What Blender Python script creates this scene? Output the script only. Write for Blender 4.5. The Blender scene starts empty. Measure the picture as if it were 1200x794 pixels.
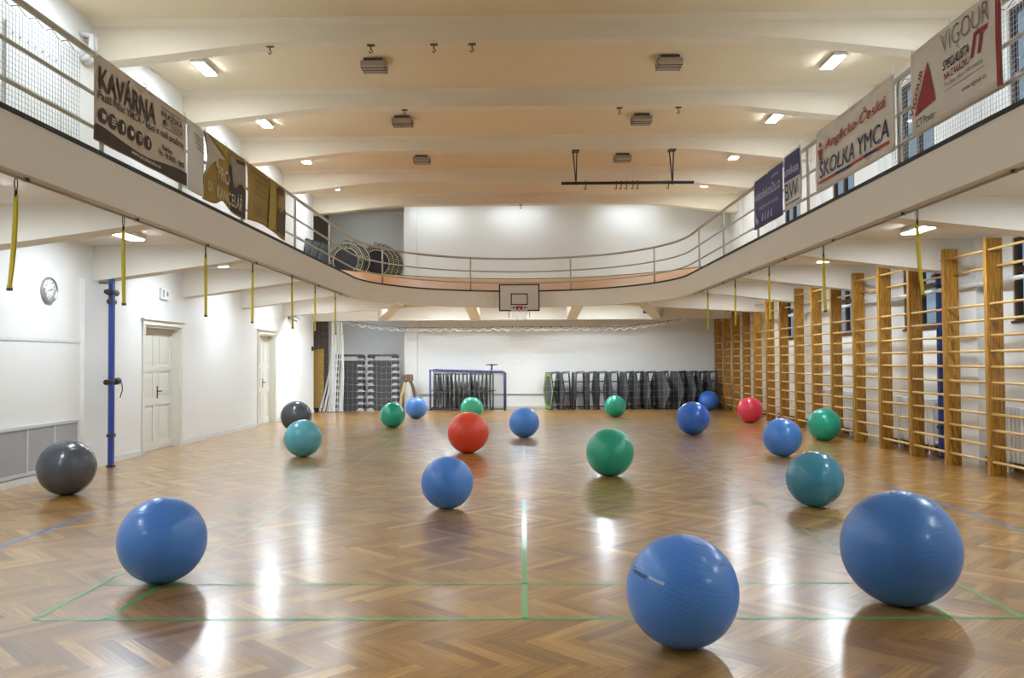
import bpy, bmesh, math, random
from mathutils import Vector, Matrix
C = bpy.context.scene.collection
SC = bpy.context.scene
PI = math.pi
random.seed(7)

# ------------------------------------------------------------------ camera, world, exposure
EYE = 1.67
def cam_axes(yaw, pitch, roll):
    cy, sy = math.cos(yaw), math.sin(yaw)
    f = Vector((-sy*math.cos(pitch), cy*math.cos(pitch), math.sin(pitch)))
    r0 = Vector((cy, sy, 0)); u0 = r0.cross(f)
    return r0*math.cos(roll)-u0*math.sin(roll), u0*math.cos(roll)+r0*math.sin(roll), f
_r, _u, _f = cam_axes(math.atan(.013), math.atan(.025), .006)
cd = bpy.data.cameras.new('camera'); cd.sensor_width = 36; cd.lens = 30; cd.clip_end = 200
cam = bpy.data.objects.new('camera', cd); C.objects.link(cam)
M = Matrix((_r, _u, -_f)).transposed().to_4x4(); M.translation = (0, 0, EYE)
cam.matrix_world = M
SC.camera = cam
SC.view_settings.view_transform = 'Standard'
SC.view_settings.look = 'None'
SC.view_settings.gamma = 1
SC.view_settings.use_curve_mapping = False
SC.view_settings.exposure = 0.14
LED_POWER = 125.0        # radiance of the lamps above the gallery
LOW_POWER = 80.0        # radiance of the lamps under the gallery
LED_COL = (.81, .915, 1.0)
FILL_POWER = 170.0       # added fill lamps, unseen under the far end of the gallery
w = bpy.data.worlds.new('dusk'); SC.world = w; w.use_nodes = True
w.node_tree.nodes['Background'].inputs[0].default_value = (.42, .53, .64, 1)
w.node_tree.nodes['Background'].inputs[1].default_value = .62

# ------------------------------------------------------------------ materials
def lin(h):
    h = h.lstrip('#'); o = []
    for i in (0, 2, 4):
        c = int(h[i:i+2], 16)/255
        o.append(c/12.92 if c <= .04045 else ((c+.055)/1.055)**2.4)
    return (*o, 1)
_mats = {}
def mat(name, colr, rough=.6, metal=0, var=.06, scale=6, bump=0, bscale=40, coat=0, spec=.5):
    if name in _mats: return _mats[name]
    m = bpy.data.materials.new(name); m.use_nodes = True
    nt = m.node_tree; N = nt.nodes; L = nt.links; b = N['Principled BSDF']
    c = lin(colr) if isinstance(colr, str) else (*colr, 1)
    b.inputs['Roughness'].default_value = rough; b.inputs['Metallic'].default_value = metal
    b.inputs['Coat Weight'].default_value = coat; b.inputs['Coat Roughness'].default_value = .1
    b.inputs['Specular IOR Level'].default_value = spec
    tc = N.new('ShaderNodeTexCoord'); ns = N.new('ShaderNodeTexNoise')
    ns.inputs['Scale'].default_value = scale; ns.inputs['Detail'].default_value = 4
    L.new(tc.outputs['Object'], ns.inputs['Vector'])
    mx = N.new('ShaderNodeMix'); mx.data_type = 'RGBA'
    mx.inputs[6].default_value = (*[x*(1-var) for x in c[:3]], 1)
    mx.inputs[7].default_value = (*[min(1, x*(1+var)) for x in c[:3]], 1)
    L.new(ns.outputs['Fac'], mx.inputs[0]); L.new(mx.outputs[2], b.inputs['Base Color'])
    if bump:
        n2 = N.new('ShaderNodeTexNoise'); n2.inputs['Scale'].default_value = bscale
        L.new(tc.outputs['Object'], n2.inputs['Vector'])
        bp = N.new('ShaderNodeBump'); bp.inputs['Strength'].default_value = bump; bp.inputs['Distance'].default_value = .02
        L.new(n2.outputs['Fac'], bp.inputs['Height']); L.new(bp.outputs[0], b.inputs['Normal'])
    _mats[name] = m
    return m
def emit(name, colr, power):
    m = bpy.data.materials.new(name); m.use_nodes = True
    nt = m.node_tree; nt.nodes.remove(nt.nodes['Principled BSDF'])
    e = nt.nodes.new('ShaderNodeEmission'); e.inputs[0].default_value = (*colr, 1); e.inputs[1].default_value = power
    nt.links.new(e.outputs[0], nt.nodes['Material Output'].inputs[0])
    return m
def wood(name, c1, c2, axis=2, rough=.35, stretch=14):
    m = bpy.data.materials.new(name); m.use_nodes = True
    nt = m.node_tree; N = nt.nodes; L = nt.links; b = N['Principled BSDF']
    tc = N.new('ShaderNodeTexCoord'); mp = N.new('ShaderNodeMapping')
    s = [stretch*2.2]*3; s[axis] = stretch*.12; mp.inputs['Scale'].default_value = s
    ns = N.new('ShaderNodeTexNoise'); ns.inputs['Scale'].default_value = 1.6; ns.inputs['Detail'].default_value = 6
    ns.inputs['Distortion'].default_value = .6
    L.new(tc.outputs['Object'], mp.inputs[0]); L.new(mp.outputs[0], ns.inputs['Vector'])
    r = N.new('ShaderNodeValToRGB')
    r.color_ramp.elements[0].position = .35; r.color_ramp.elements[0].color = lin(c1)
    r.color_ramp.elements[1].position = .65; r.color_ramp.elements[1].color = lin(c2)
    L.new(ns.outputs['Fac'], r.inputs[0]); L.new(r.outputs[0], b.inputs['Base Color'])
    b.inputs['Roughness'].default_value = rough
    return m

def parquet_material():
    m = bpy.data.materials.new('herringbone_parquet'); m.use_nodes = True
    nt = m.node_tree; N = nt.nodes; L = nt.links; b = N['Principled BSDF']
    geo = N.new('ShaderNodeNewGeometry')
    r = N.new('ShaderNodeValToRGB'); el = r.color_ramp.elements
    el[0].position = 0; el[0].color = lin('#85602c'); el[1].position = 1; el[1].color = lin('#d6ac64')
    for p, c in ((.10, '#996f34'), (.4, '#ab803f'), (.75, '#b78c47'), (.92, '#c49953')):
        e = el.new(p); e.color = lin(c)
    L.new(geo.outputs['Random Per Island'], r.inputs[0])
    uv = N.new('ShaderNodeUVMap'); mp = N.new('ShaderNodeMapping'); mp.inputs['Scale'].default_value = (3, 60, 1)
    L.new(uv.outputs[0], mp.inputs[0])
    ns = N.new('ShaderNodeTexNoise'); ns.inputs['Scale'].default_value = 1; ns.inputs['Detail'].default_value = 5; ns.inputs['Distortion'].default_value = .4
    L.new(mp.outputs[0], ns.inputs['Vector'])
    g = N.new('ShaderNodeValToRGB'); g.color_ramp.elements[0].position = .3; g.color_ramp.elements[0].color = (.62, .57, .52, 1)
    g.color_ramp.elements[1].position = .7; g.color_ramp.elements[1].color = (1.12, 1.1, 1.06, 1)
    L.new(ns.outputs['Fac'], g.inputs[0])
    mx = N.new('ShaderNodeMix'); mx.data_type = 'RGBA'; mx.blend_type = 'MULTIPLY'; mx.inputs[0].default_value = 1
    L.new(r.outputs[0], mx.inputs[6]); L.new(g.outputs[0], mx.inputs[7]); L.new(mx.outputs[2], b.inputs['Base Color'])
    b.inputs['Roughness'].default_value = .33
    b.inputs['Coat Weight'].default_value = .75; b.inputs['Coat Roughness'].default_value = .20; b.inputs['Coat IOR'].default_value = 1.6
    # lacquer: every block sits a hair out of level, plus a slow ripple
    wn = N.new('ShaderNodeTexWhiteNoise'); wn.noise_dimensions = '1D'; L.new(geo.outputs['Random Per Island'], wn.inputs['W'])
    sub = N.new('ShaderNodeVectorMath'); sub.operation = 'SUBTRACT'; sub.inputs[1].default_value = (.5, .5, .5)
    L.new(wn.outputs['Color'], sub.inputs[0])
    sc = N.new('ShaderNodeVectorMath'); sc.operation = 'SCALE'; sc.inputs['Scale'].default_value = .010
    L.new(sub.outputs[0], sc.inputs[0])
    tc = N.new('ShaderNodeTexCoord'); n2 = N.new('ShaderNodeTexNoise'); n2.inputs['Scale'].default_value = 3.0; n2.inputs['Detail'].default_value = 2
    L.new(tc.outputs['Object'], n2.inputs['Vector'])
    bp = N.new('ShaderNodeBump'); bp.inputs['Strength'].default_value = .12; bp.inputs['Distance'].default_value = .01
    L.new(n2.outputs['Fac'], bp.inputs['Height'])
    ad = N.new('ShaderNodeVectorMath'); ad.operation = 'ADD'
    L.new(bp.outputs[0], ad.inputs[0]); L.new(sc.outputs[0], ad.inputs[1])
    nm = N.new('ShaderNodeVectorMath'); nm.operation = 'NORMALIZE'; L.new(ad.outputs[0], nm.inputs[0])
    L.new(nm.outputs[0], b.inputs['Coat Normal']); L.new(nm.outputs[0], b.inputs['Normal'])
    return m
def ball_material(name, colr, rough=.3):
    m = bpy.data.materials.new(name); m.use_nodes = True
    nt = m.node_tree; N = nt.nodes; L = nt.links; b = N['Principled BSDF']
    c = lin(colr)
    tc = N.new('ShaderNodeTexCoord'); ns = N.new('ShaderNodeTexNoise'); ns.inputs['Scale'].default_value = 5; ns.inputs['Detail'].default_value = 3
    L.new(tc.outputs['Object'], ns.inputs['Vector'])
    mx = N.new('ShaderNodeMix'); mx.data_type = 'RGBA'
    mx.inputs[6].default_value = (*[x*.93 for x in c[:3]], 1); mx.inputs[7].default_value = (*[x*1.06 for x in c[:3]], 1)
    L.new(ns.outputs['Fac'], mx.inputs[0]); L.new(mx.outputs[2], b.inputs['Base Color'])
    b.inputs['Roughness'].default_value = rough
    b.inputs['Coat Weight'].default_value = .12; b.inputs['Coat Roughness'].default_value = .12
    # moulded rings round the ball's own axis
    wv = N.new('ShaderNodeTexWave'); wv.wave_type = 'BANDS'; wv.bands_direction = 'Z'; wv.inputs['Scale'].default_value = 11
    wv.inputs['Distortion'].default_value = .6; wv.inputs['Detail'].default_value = 1
    L.new(tc.outputs['Object'], wv.inputs['Vector'])
    cr = N.new('ShaderNodeValToRGB'); cr.color_ramp.elements[0].position = .0; cr.color_ramp.elements[1].position = .12
    L.new(wv.outputs['Fac'], cr.inputs[0])
    bp = N.new('ShaderNodeBump'); bp.inputs['Strength'].default_value = .18; bp.inputs['Distance'].default_value = .006
    L.new(cr.outputs[0], bp.inputs['Height']); L.new(bp.outputs[0], b.inputs['Normal'])
    return m
def glass_material():
    m = bpy.data.materials.new('window_glass'); m.use_nodes = True
    nt = m.node_tree; N = nt.nodes; L = nt.links; N.remove(N['Principled BSDF'])
    t = N.new('ShaderNodeBsdfTransparent'); t.inputs[0].default_value = (.85, .93, .97, 1)
    g = N.new('ShaderNodeBsdfGlossy'); g.inputs['Roughness'].default_value = .05
    f = N.new('ShaderNodeFresnel'); f.inputs[0].default_value = 1.5
    gm = N.new('ShaderNodeNewGeometry'); iv = N.new('ShaderNodeMath'); iv.operation = 'SUBTRACT'; iv.inputs[0].default_value = 1
    L.new(gm.outputs['Backfacing'], iv.inputs[1]); mu = N.new('ShaderNodeMath'); mu.operation = 'MULTIPLY'
    L.new(f.outputs[0], mu.inputs[0]); L.new(iv.outputs[0], mu.inputs[1])
    x = N.new('ShaderNodeMixShader'); L.new(mu.outputs[0], x.inputs[0]); L.new(t.outputs[0], x.inputs[1]); L.new(g.outputs[0], x.inputs[2])
    L.new(x.outputs[0], N['Material Output'].inputs[0])
    return m

WALL = mat('white_plaster', '#e6e6e4', .75, var=.025, scale=1.2, bump=.06, bscale=25)
BEAMP = mat('beam_paint', '#e8dcc8', .8, var=.02, scale=1)
UNDER = mat('gallery_underside_paint', '#e2ddd3', .8, var=.02, scale=1)
CEIL = mat('ceiling_paint', '#e6d6ba', .8, var=.02, scale=1)
FASC = mat('gallery_paint', '#e6dfd3', .7, var=.03, scale=.8, bump=.04)
PARQ = parquet_material()
GREENL = mat('green_line_paint', '#5fa85a', .3, var=.12, scale=3, coat=.6)
BLUEL = mat('blue_line_paint', '#5583b8', .3, var=.12, scale=3, coat=.6)
def worn(name, colr, under):
    """paint rubbed away in patches down to the wood colour"""
    m = mat(name, colr, .3, coat=.6); nt = m.node_tree; N = nt.nodes; L = nt.links
    mx = next(n for n in N if n.type == 'MIX'); ns = next(n for n in N if n.type == 'TEX_NOISE')
    ns.inputs['Scale'].default_value = 2.2; ns.inputs['Detail'].default_value = 5
    mx.inputs[6].default_value = lin(under); mx.inputs[7].default_value = lin(colr)
    mr = N.new('ShaderNodeMapRange'); mr.inputs['From Min'].default_value = .35; mr.inputs['From Max'].default_value = .72
    L.new(ns.outputs['Fac'], mr.inputs['Value']); L.new(mr.outputs[0], mx.inputs[0])
    return m
GREENW = worn('worn_green_line_paint', '#7fa55e', '#a4853f')
BLUEW = worn('worn_blue_line_paint', '#7d8a96', '#a4885a')
BLACK = mat('black_rubber', '#1b1a19', .6)
DKMET = mat('dark_metal', '#37373a', .45, .3)
STEEL = mat('steel', '#b9bcc0', .3, .9)
RAILP = mat('rail_paint', '#b9b3a2', .45, var=.05)
DOORP = mat('door_paint', '#dedcd2', .45, var=.03, scale=3)
TRIMW = mat('white_trim', '#dcdcda', .5)
WINDF = mat('window_frame_brown', '#3d2a1f', .5)
GLASS = glass_material()
BARW = wood('wall_bar_wood', '#855516', '#c08f38', 2, .35, 22)
RUNGW = wood('rung_wood', '#c59a52', '#e0bd78', 1, .35)
BANKW = wood('track_wood', '#b87a40', '#d09a5e', 0, .4, 3)
YEL = mat('yellow_webbing', '#c9b71c', .6, var=.1, scale=30)
BLUEP = mat('blue_post_paint', '#27408c', .4)
LED = emit('led_diffuser', LED_COL, LED_POWER)
LEDLOW = emit('led_diffuser_low', LED_COL, LOW_POWER)
LEDFILL = emit('led_fill_far', LED_COL, FILL_POWER)
LEDWASH = emit('led_diffuser_wash', LED_COL, 26)
LEDCOR = emit('led_diffuser_corner', LED_COL, 800)
WHITEP = mat('white_plastic', '#e8e8e6', .4)
GREYP = mat('grey_plastic', '#8d8d90', .5)
NETW = mat('white_cord', '#e4e4e2', .8)
NETG = mat('grey_cord', '#b4b6c2', .8)

# ------------------------------------------------------------------ geometry helpers
class MB:
    def __init__(s): s.v = []; s.f = []; s.uv = None; s.sm = []
    def add(s, vs, fs, smooth=False):
        o = len(s.v); s.v += [tuple(v) for v in vs]
        for f in fs: s.f.append([i+o for i in f]); s.sm.append(smooth)
        return s
    def box(s, a, b, bev=0):
        x0, y0, z0 = [min(p, q) for p, q in zip(a, b)]; x1, y1, z1 = [max(p, q) for p, q in zip(a, b)]
        if bev:
            bm = bmesh.new(); bmesh.ops.create_cube(bm, size=1)
            for v in bm.verts:
                v.co = Vector(((x0+x1)/2+v.co.x*(x1-x0), (y0+y1)/2+v.co.y*(y1-y0), (z0+z1)/2+v.co.z*(z1-z0)))
            bmesh.ops.bevel(bm, geom=bm.edges[:], offset=bev, segments=2, affect='EDGES', profile=.6)
            return s.bm(bm)
        return s.add([(x0,y0,z0),(x1,y0,z0),(x1,y1,z0),(x0,y1,z0),(x0,y0,z1),(x1,y0,z1),(x1,y1,z1),(x0,y1,z1)],
                     [(0,3,2,1),(4,5,6,7),(0,1,5,4),(1,2,6,5),(2,3,7,6),(3,0,4,7)])
    def bm(s, bm, smooth=False):
        bm.verts.index_update()
        s.add([v.co[:] for v in bm.verts], [[v.index for v in f.verts] for f in bm.faces], smooth); bm.free()
        return s
    def tube(s, pts, r, n=8, caps=True, closed=False, flat=None):
        pts = [Vector(p) for p in pts]; k = len(pts); vs = []; fs = []
        ref = None
        for i, p in enumerate(pts):
            if closed: t = pts[(i+1) % k]-pts[i-1]
            else: t = pts[min(i+1, k-1)]-pts[max(i-1, 0)]
            t.normalize()
            if ref is None:
                ref = Vector((0,0,1)) if abs(t.z) < .9 else Vector((1,0,0))
            a = t.cross(ref)
            if a.length < 1e-4: a = t.cross(Vector((.3,.9,.2)))
            a.normalize(); b = a.cross(t).normalized(); ref = b
            rr = r[i] if isinstance(r, (list, tuple)) else r
            rb = rr*flat if flat else rr
            for j in range(n):
                c, q = math.cos(2*PI*j/n), math.sin(2*PI*j/n)
                vs.append(p+a*c*rr+b*q*rb)
        m = k if closed else k-1
        for i in range(m):
            for j in range(n):
                i2 = (i+1) % k
                fs.append((i*n+j, i*n+(j+1) % n, i2*n+(j+1) % n, i2*n+j))
        if caps and not closed:
            fs.append(tuple(range(n))[::-1]); fs.append(tuple((k-1)*n+j for j in range(n)))
        return s.add(vs, fs, n > 5)
    def prism(s, poly, axis, a, b):
        """poly: 2-D outline in the two other axes (cyclic order), swept along axis from a to b"""
        def P(p, t):
            if axis == 0: return (t, p[0], p[1])
            if axis == 1: return (p[0], t, p[1])
            return (p[0], p[1], t)
        n = len(poly)
        vs = [P(p, a) for p in poly]+[P(p, b) for p in poly]
        fs = [tuple(range(n)), tuple(range(2*n-1, n-1, -1))]+[(i, i+n, (i+1) % n+n, (i+1) % n) for i in range(n)]
        return s.add(vs, fs)
    def lathe(s, prof, center, axis=2, n=24):
        cx, cy, cz = center; vs = []; fs = []
        for r, h in prof:
            for j in range(n):
                c, q = r*math.cos(2*PI*j/n), r*math.sin(2*PI*j/n)
                if axis == 2: vs.append((cx+c, cy+q, cz+h))
                elif axis == 0: vs.append((cx+h, cy+c, cz+q))
                else: vs.append((cx+c, cy+h, cz+q))
        k = len(prof)
        for i in range(k-1):
            for j in range(n): fs.append((i*n+j, i*n+(j+1) % n, (i+1)*n+(j+1) % n, (i+1)*n+j))
        fs.append(tuple(range(n))[::-1]); fs.append(tuple((k-1)*n+j for j in range(n)))
        return s.add(vs, fs, True)
    def build(s, name, m, parent=None, origin=None, fix=True):
        if parent is not None and origin is None: o = Vector(parent.get('_w', (0,0,0)))
        else: o = Vector(origin or (0,0,0))
        me = bpy.data.meshes.new(name)
        me.from_pydata([(Vector(v)-o)[:] for v in s.v], [], s.f); me.update()
        if fix:
            bm = bmesh.new(); bm.from_mesh(me); bmesh.ops.recalc_face_normals(bm, faces=bm.faces[:]); bm.to_mesh(me); bm.free()
        me.polygons.foreach_set('use_smooth', s.sm)
        if any(s.sm) and not all(s.sm):
            pass
        me.materials.append(m)
        ob = bpy.data.objects.new(name, me); C.objects.link(ob)
        if parent is not None: ob.parent = parent; ob['_w'] = tuple(o)
        else: ob.location = o; ob['_w'] = tuple(o)
        return ob
def tag(o, label, cat, group=None):
    o['label'] = label; o['category'] = cat
    if group: o['group'] = group
    return o
def thing(name, label, cat, loc=(0,0,0), group=None):
    o = bpy.data.objects.new(name, None); C.objects.link(o); o.location = loc; o['_w'] = tuple(loc); o.empty_display_size = .1
    return tag(o, label, cat, group)
def struct(o):
    o['kind'] = 'structure'; return o
def copy_tree(o, loc, label=None, rot=None):
    r = o.copy(); C.objects.link(r); r.location = loc
    if rot: r.rotation_euler = rot
    if label: r['label'] = label
    for ch in list(o.children):
        c = ch.copy(); C.objects.link(c); c.parent = r
        for g in list(ch.children):
            d = g.copy(); C.objects.link(d); d.parent = c
    return r
_dg = None
def text_verts(body, bold=0.0, shear=0.0):
    cu = bpy.data.curves.new('t', 'FONT'); cu.body = body; cu.size = 1; cu.offset = bold; cu.shear = shear; cu.resolution_u = 3
    ob = bpy.data.objects.new('t', cu); C.objects.link(ob)
    bpy.context.view_layer.update()
    dg = bpy.context.evaluated_depsgraph_get()
    me = bpy.data.meshes.new_from_object(ob.evaluated_get(dg))
    vs = [v.co.copy() for v in me.vertices]; fs = [list(p.vertices) for p in me.polygons]
    bpy.data.objects.remove(ob); bpy.data.curves.remove(cu); bpy.data.meshes.remove(me)
    return vs, fs
def put_text(mb, body, fn, x0, x1, y0, y1, bold=0.0, shear=0.0, tilt=0.0):
    """stretch the words into the box x0..x1, y0..y1 of a surface fn(x, y) -> point"""
    vs, fs = text_verts(body, bold, shear)
    ax = min(v.x for v in vs); bx = max(v.x for v in vs); ay = min(v.y for v in vs); by = max(v.y for v in vs)
    out = []
    for v in vs:
        x = x0+(v.x-ax)/(bx-ax)*(x1-x0); y = y0+(v.y-ay)/(by-ay)*(y1-y0)+tilt*(x-x0)
        out.append(fn(x, y))
    mb.add(out, fs)
def put_poly(mb, pts, fn):
    mb.add([fn(*p) for p in pts], [tuple(range(len(pts)))])
def put_disc(mb, cx, cy, r, fn, n=20, ry=None):
    put_poly(mb, [(cx+r*math.cos(2*PI*i/n), cy+(ry or r)*math.sin(2*PI*i/n)) for i in range(n)], fn)

# ------------------------------------------------------------------ dimensions
XL, XR, YB, YF = -6.9, 7.2, -3.0, 29.5          # inner faces of the hall
ZC = 7.15                                         # ceiling
BEAMS = [-.65+3.6*i for i in range(9)]            # centre lines of the roof beams
BAYS = [1.15+3.6*i for i in range(8)]
GCX, GA, GY, GB = -.05, 3.93, 19.9, 4.48          # gallery opening: half ellipse at the far end
GZ = 3.64                                         # gallery edge
def inner(th, off=0): return (GCX+(GA+off)*math.cos(th), GY+(GB+off)*math.sin(th))
def gallery_edge(off=0, n=48):
    p = [(GCX+GA+off, YB)]+[(GCX+GA+off, YB+(GY-YB)*i/6) for i in range(1, 6)]
    p += [inner(PI*i/n, off) for i in range(n+1)]
    p += [(GCX-GA-off, GY-(GY-YB)*i/6) for i in range(1, 7)]
    return p

# ------------------------------------------------------------------ floor
def build_floor():
    W, Lp = .086, .602
    x0, x1, y0, y1 = -8.0, XR+.3, YB-.3, 31.2
    me = bpy.data.meshes.new('floor'); bm = bmesh.new(); uvl = bm.loops.layers.uv.new('UVMap')
    s2 = math.sqrt(2)
    def T(u, v): return ((u+v)/s2, (v-u)/s2)
    def plank(u, v, du, dv, along):
        c = T(u+du/2, v+dv/2)
        if not (x0-.5 < c[0] < x1+.5 and y0-.5 < c[1] < y1+.5): return
        vs = [bm.verts.new((*T(u+a*du, v+b*dv), 0)) for a, b in ((0,0),(1,0),(1,1),(0,1))]
        f = bm.faces.new(vs); ou, ov = random.random()*50, random.random()*50
        for lp, (a, b) in zip(f.loops, ((0,0),(1,0),(1,1),(0,1))):
            p, q = a*du, b*dv
            if along: p, q = q, p
            lp[uvl].uv = (p+ou, q+ov)
    for k in range(-6, 44):
        # band k is shifted by k*(L,-L): X unchanged, Y moves by -sqrt2*L
        for i in range(int((x0-1)*s2/(2*W))-2, int((x1+1)*s2/(2*W))+2):
            u, v = i*W-k*Lp, i*W+k*Lp
            plank(u, v, Lp, W, False)
            plank(u, v+W, W, Lp, True)
    for co, no in (((x0,0,0),(-1,0,0)), ((x1,0,0),(1,0,0)), ((0,y0,0),(0,-1,0)), ((0,y1,0),(0,1,0))):
        bmesh.ops.bisect_plane(bm, geom=bm.verts[:]+bm.edges[:]+bm.faces[:], plane_co=co, plane_no=no, clear_outer=True)
    bmesh.ops.recalc_face_normals(bm, faces=bm.faces[:])
    if bm.faces[0].normal.z < 0: bmesh.ops.reverse_faces(bm, faces=bm.faces[:])
    bm.to_mesh(me); bm.free(); me.materials.append(PARQ)
    o = bpy.data.objects.new('floor', me); C.objects.link(o); struct(o); o['_w'] = (0,0,0)
    g = MB(); hw = .022
    def line(mb, a, b, h=hw):
        a, b = Vector((*a, .0015)), Vector((*b, .0015)); d = (b-a).normalized(); n = Vector((-d.y, d.x, 0))*h
        mb.add([a-n, b-n, b+n, a+n], [(0,1,2,3)])
    yb, yt = 5.56, 19.7; xs = 3.2; xi = 2.73
    line(g, (-xs, yb), (xs, yb)); line(g, (-xs, yb+.87), (xs, yb+.87)); line(g, (0, yb), (0, 10.3))
    for x in (-xs, xs): line(g, (x, yb), (x, yb+1.2))
    for x in (-xi, xi): line(g, (x, yb), (x, yb+.87))
    g.build('court_line', GREENL, o)
    g = MB()
    for y in (10.55, 14.7, yt-.87, yt): line(g, (-xs, y), (xs, y))
    for x in (-xs, xs): line(g, (x, yb+1.2), (x, yt))
    for x in (-xi, xi): line(g, (x, yb+.87), (x, yt))
    line(g, (0, 14.7), (0, yt))
    g.build('court_line', GREENW, o)['label'] = 'worn faint green court line'
    b = MB(); line(b, (-4.78, 3.2), (-4.78, 9.5), .03); line(b, (4.78, 3.2), (4.78, 11.3), .03)
    b.build('court_line', BLUEL, o)['label'] = 'blue court line'
    b = MB(); line(b, (-4.78, 9.5), (-4.78, 22.6), .03); line(b, (4.78, 11.3), (4.78, 22.6), .03)
    for y in (9.9, 16.2, 22.6): line(b, (-4.78, y), (4.78, y), .022)
    b.build('court_line', BLUEW, o)['label'] = 'faded blue court line'
build_floor()

# ------------------------------------------------------------------ walls, ceiling, beams
def wall_along_y(name, xa, xb, y0, y1, z0, z1, holes, m=WALL):
    ys = sorted({y0, y1, *[h[0] for h in holes], *[h[1] for h in holes]})
    zs = sorted({z0, z1, *[h[2] for h in holes], *[h[3] for h in holes]})
    mb = MB()
    for i in range(len(ys)-1):
        run = None
        for j in range(len(zs)-1):
            cy, cz = (ys[i]+ys[i+1])/2, (zs[j]+zs[j+1])/2
            hit = any(h[0] < cy < h[1] and h[2] < cz < h[3] for h in holes)
            if not hit and run is None: run = zs[j]
            if hit and run is not None: mb.box((xa, ys[i], run), (xb, ys[i+1], zs[j])); run = None
        if run is not None: mb.box((xa, ys[i], run), (xb, ys[i+1], zs[-1]))
    return mb
D1, D2 = (15.45, 17.05), (22.15, 23.6)
mb = wall_along_y('wall_left', XL-.3, XL, YB, 28.0, 0, ZC, [(D1[0], D1[1], 0, 2.36), (D2[0], D2[1], 0, 2.4)])
struct(mb.build('wall_left', WALL))
struct(MB().box((XL, 13.2, 0), (XL+.07, 14.2, 3.0)).build('wall_pier', WALL))
LOWWIN = [11.95, 15.55, 19.15, 22.75]
holes = [(y-.65, y+.65, 2.2, 3.42) for y in LOWWIN]+[(y-.65, y+.65, 4.3, 6.8) for y in LOWWIN]
mb = wall_along_y('wall_right', XR, XR+.12, YB, YF+.3, 0, ZC, holes)
for y in BEAMS:
    mb.box((XR-.12, y-.35, 0), (XR, y+.35, ZC))
struct(mb.build('wall_right', WALL))
mb = MB().box((-4.1, YF, 0), (XR, YF+.3, ZC))
mb.box((-4.1, YF-.12, 0), (-3.66, YF, ZC))
struct(mb.build('wall_far', WALL))
mb = MB().box((-8.1, 31.0, 0), (-4.1, 31.2, ZC)).box((-8.1, 28.0, 0), (-7.8, 31.0, ZC)).box((-4.1, YF+.3, 0), (-3.8, 31.2, ZC)).box((-8.1, 27.7, 0), (-7.2, 28.0, ZC))
struct(mb.build('wall_alcove', WALL))
struct(MB().box((XL-.3, YB-.3, 0), (XR+.3, YB, ZC)).build('wall_near', WALL))
struct(MB().box((-8.1, YB-.3, ZC), (XR+.3, 31.2, ZC+.2)).build('ceiling', CEIL))
def roof_beam(y):
    """haunched concrete beam: flat soffit in the middle, deeper towards the walls"""
    xs = [-7.2, -6.9, -6.2, -5.5, -4.9, -4.5, -4.15, -3.8, 0, 3.8, 4.15, 4.5, 4.9, 5.5, 6.2, 6.9, 7.2]
    def soff(x):
        a = abs(x)
        t = max(0, min(1, (a-4.15)/2.6)); s = 6.82-.30*t
        if 3.8 < a < 4.5: s = 6.82-.30*max(0, (a-3.8))**2/.7/2.6*.5
        return s
    vs = []; fs = []
    for x in xs:
        z = soff(x); x = max(XL-.05, min(XR+.05, x))
        vs += [(x, y-.36, ZC+.01), (x, y-.2, ZC-.07), (x, y-.17, z), (x, y+.17, z), (x, y+.2, ZC-.07), (x, y+.36, ZC+.01)]
    for i in range(len(xs)-1):
        for j in range(5): fs.append((i*6+j, i*6+j+1, (i+1)*6+j+1, (i+1)*6+j))
    fs.append(tuple(range(6))); fs.append(tuple((len(xs)-1)*6+j for j in range(6)))
    return MB().add(vs, fs)
for y in BEAMS: struct(roof_beam(y).build('beam', BEAMP))

# baseboards and dado
mb = MB()
for a, b in ((YB, 13.2), (14.2, D1[0]-.12), (D1[1]+.12, D2[0]-.12), (D2[1]+.12, 28.0)):
    mb.box((XL, a, 0), (XL+.02, b, .10))
struct(mb.build('baseboard_left', TRIMW))
struct(MB().box((XR-.03, YB, 0), (XR, YF, .14)).build('baseboard_right', mat('baseboard_dark', '#5b4a3a', .6)))
struct(MB().box((-3.64, YF-.02, 0), (XR, YF, .09)).build('baseboard_far', mat('baseboard_pale', '#c9c3b4', .6)))
struct(MB().box((XL, YB, 1.98), (XL+.012, 13.2, 2.03), .004).build('trim_1', TRIMW))
struct(MB().box((-7.7, 30.94, 0), (-7.08, 31.0, ZC)).build('alcove_strip', mat('alcove_brown', '#75685f', .6)))  # brown strip up the full height of the alcove back wall

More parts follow.
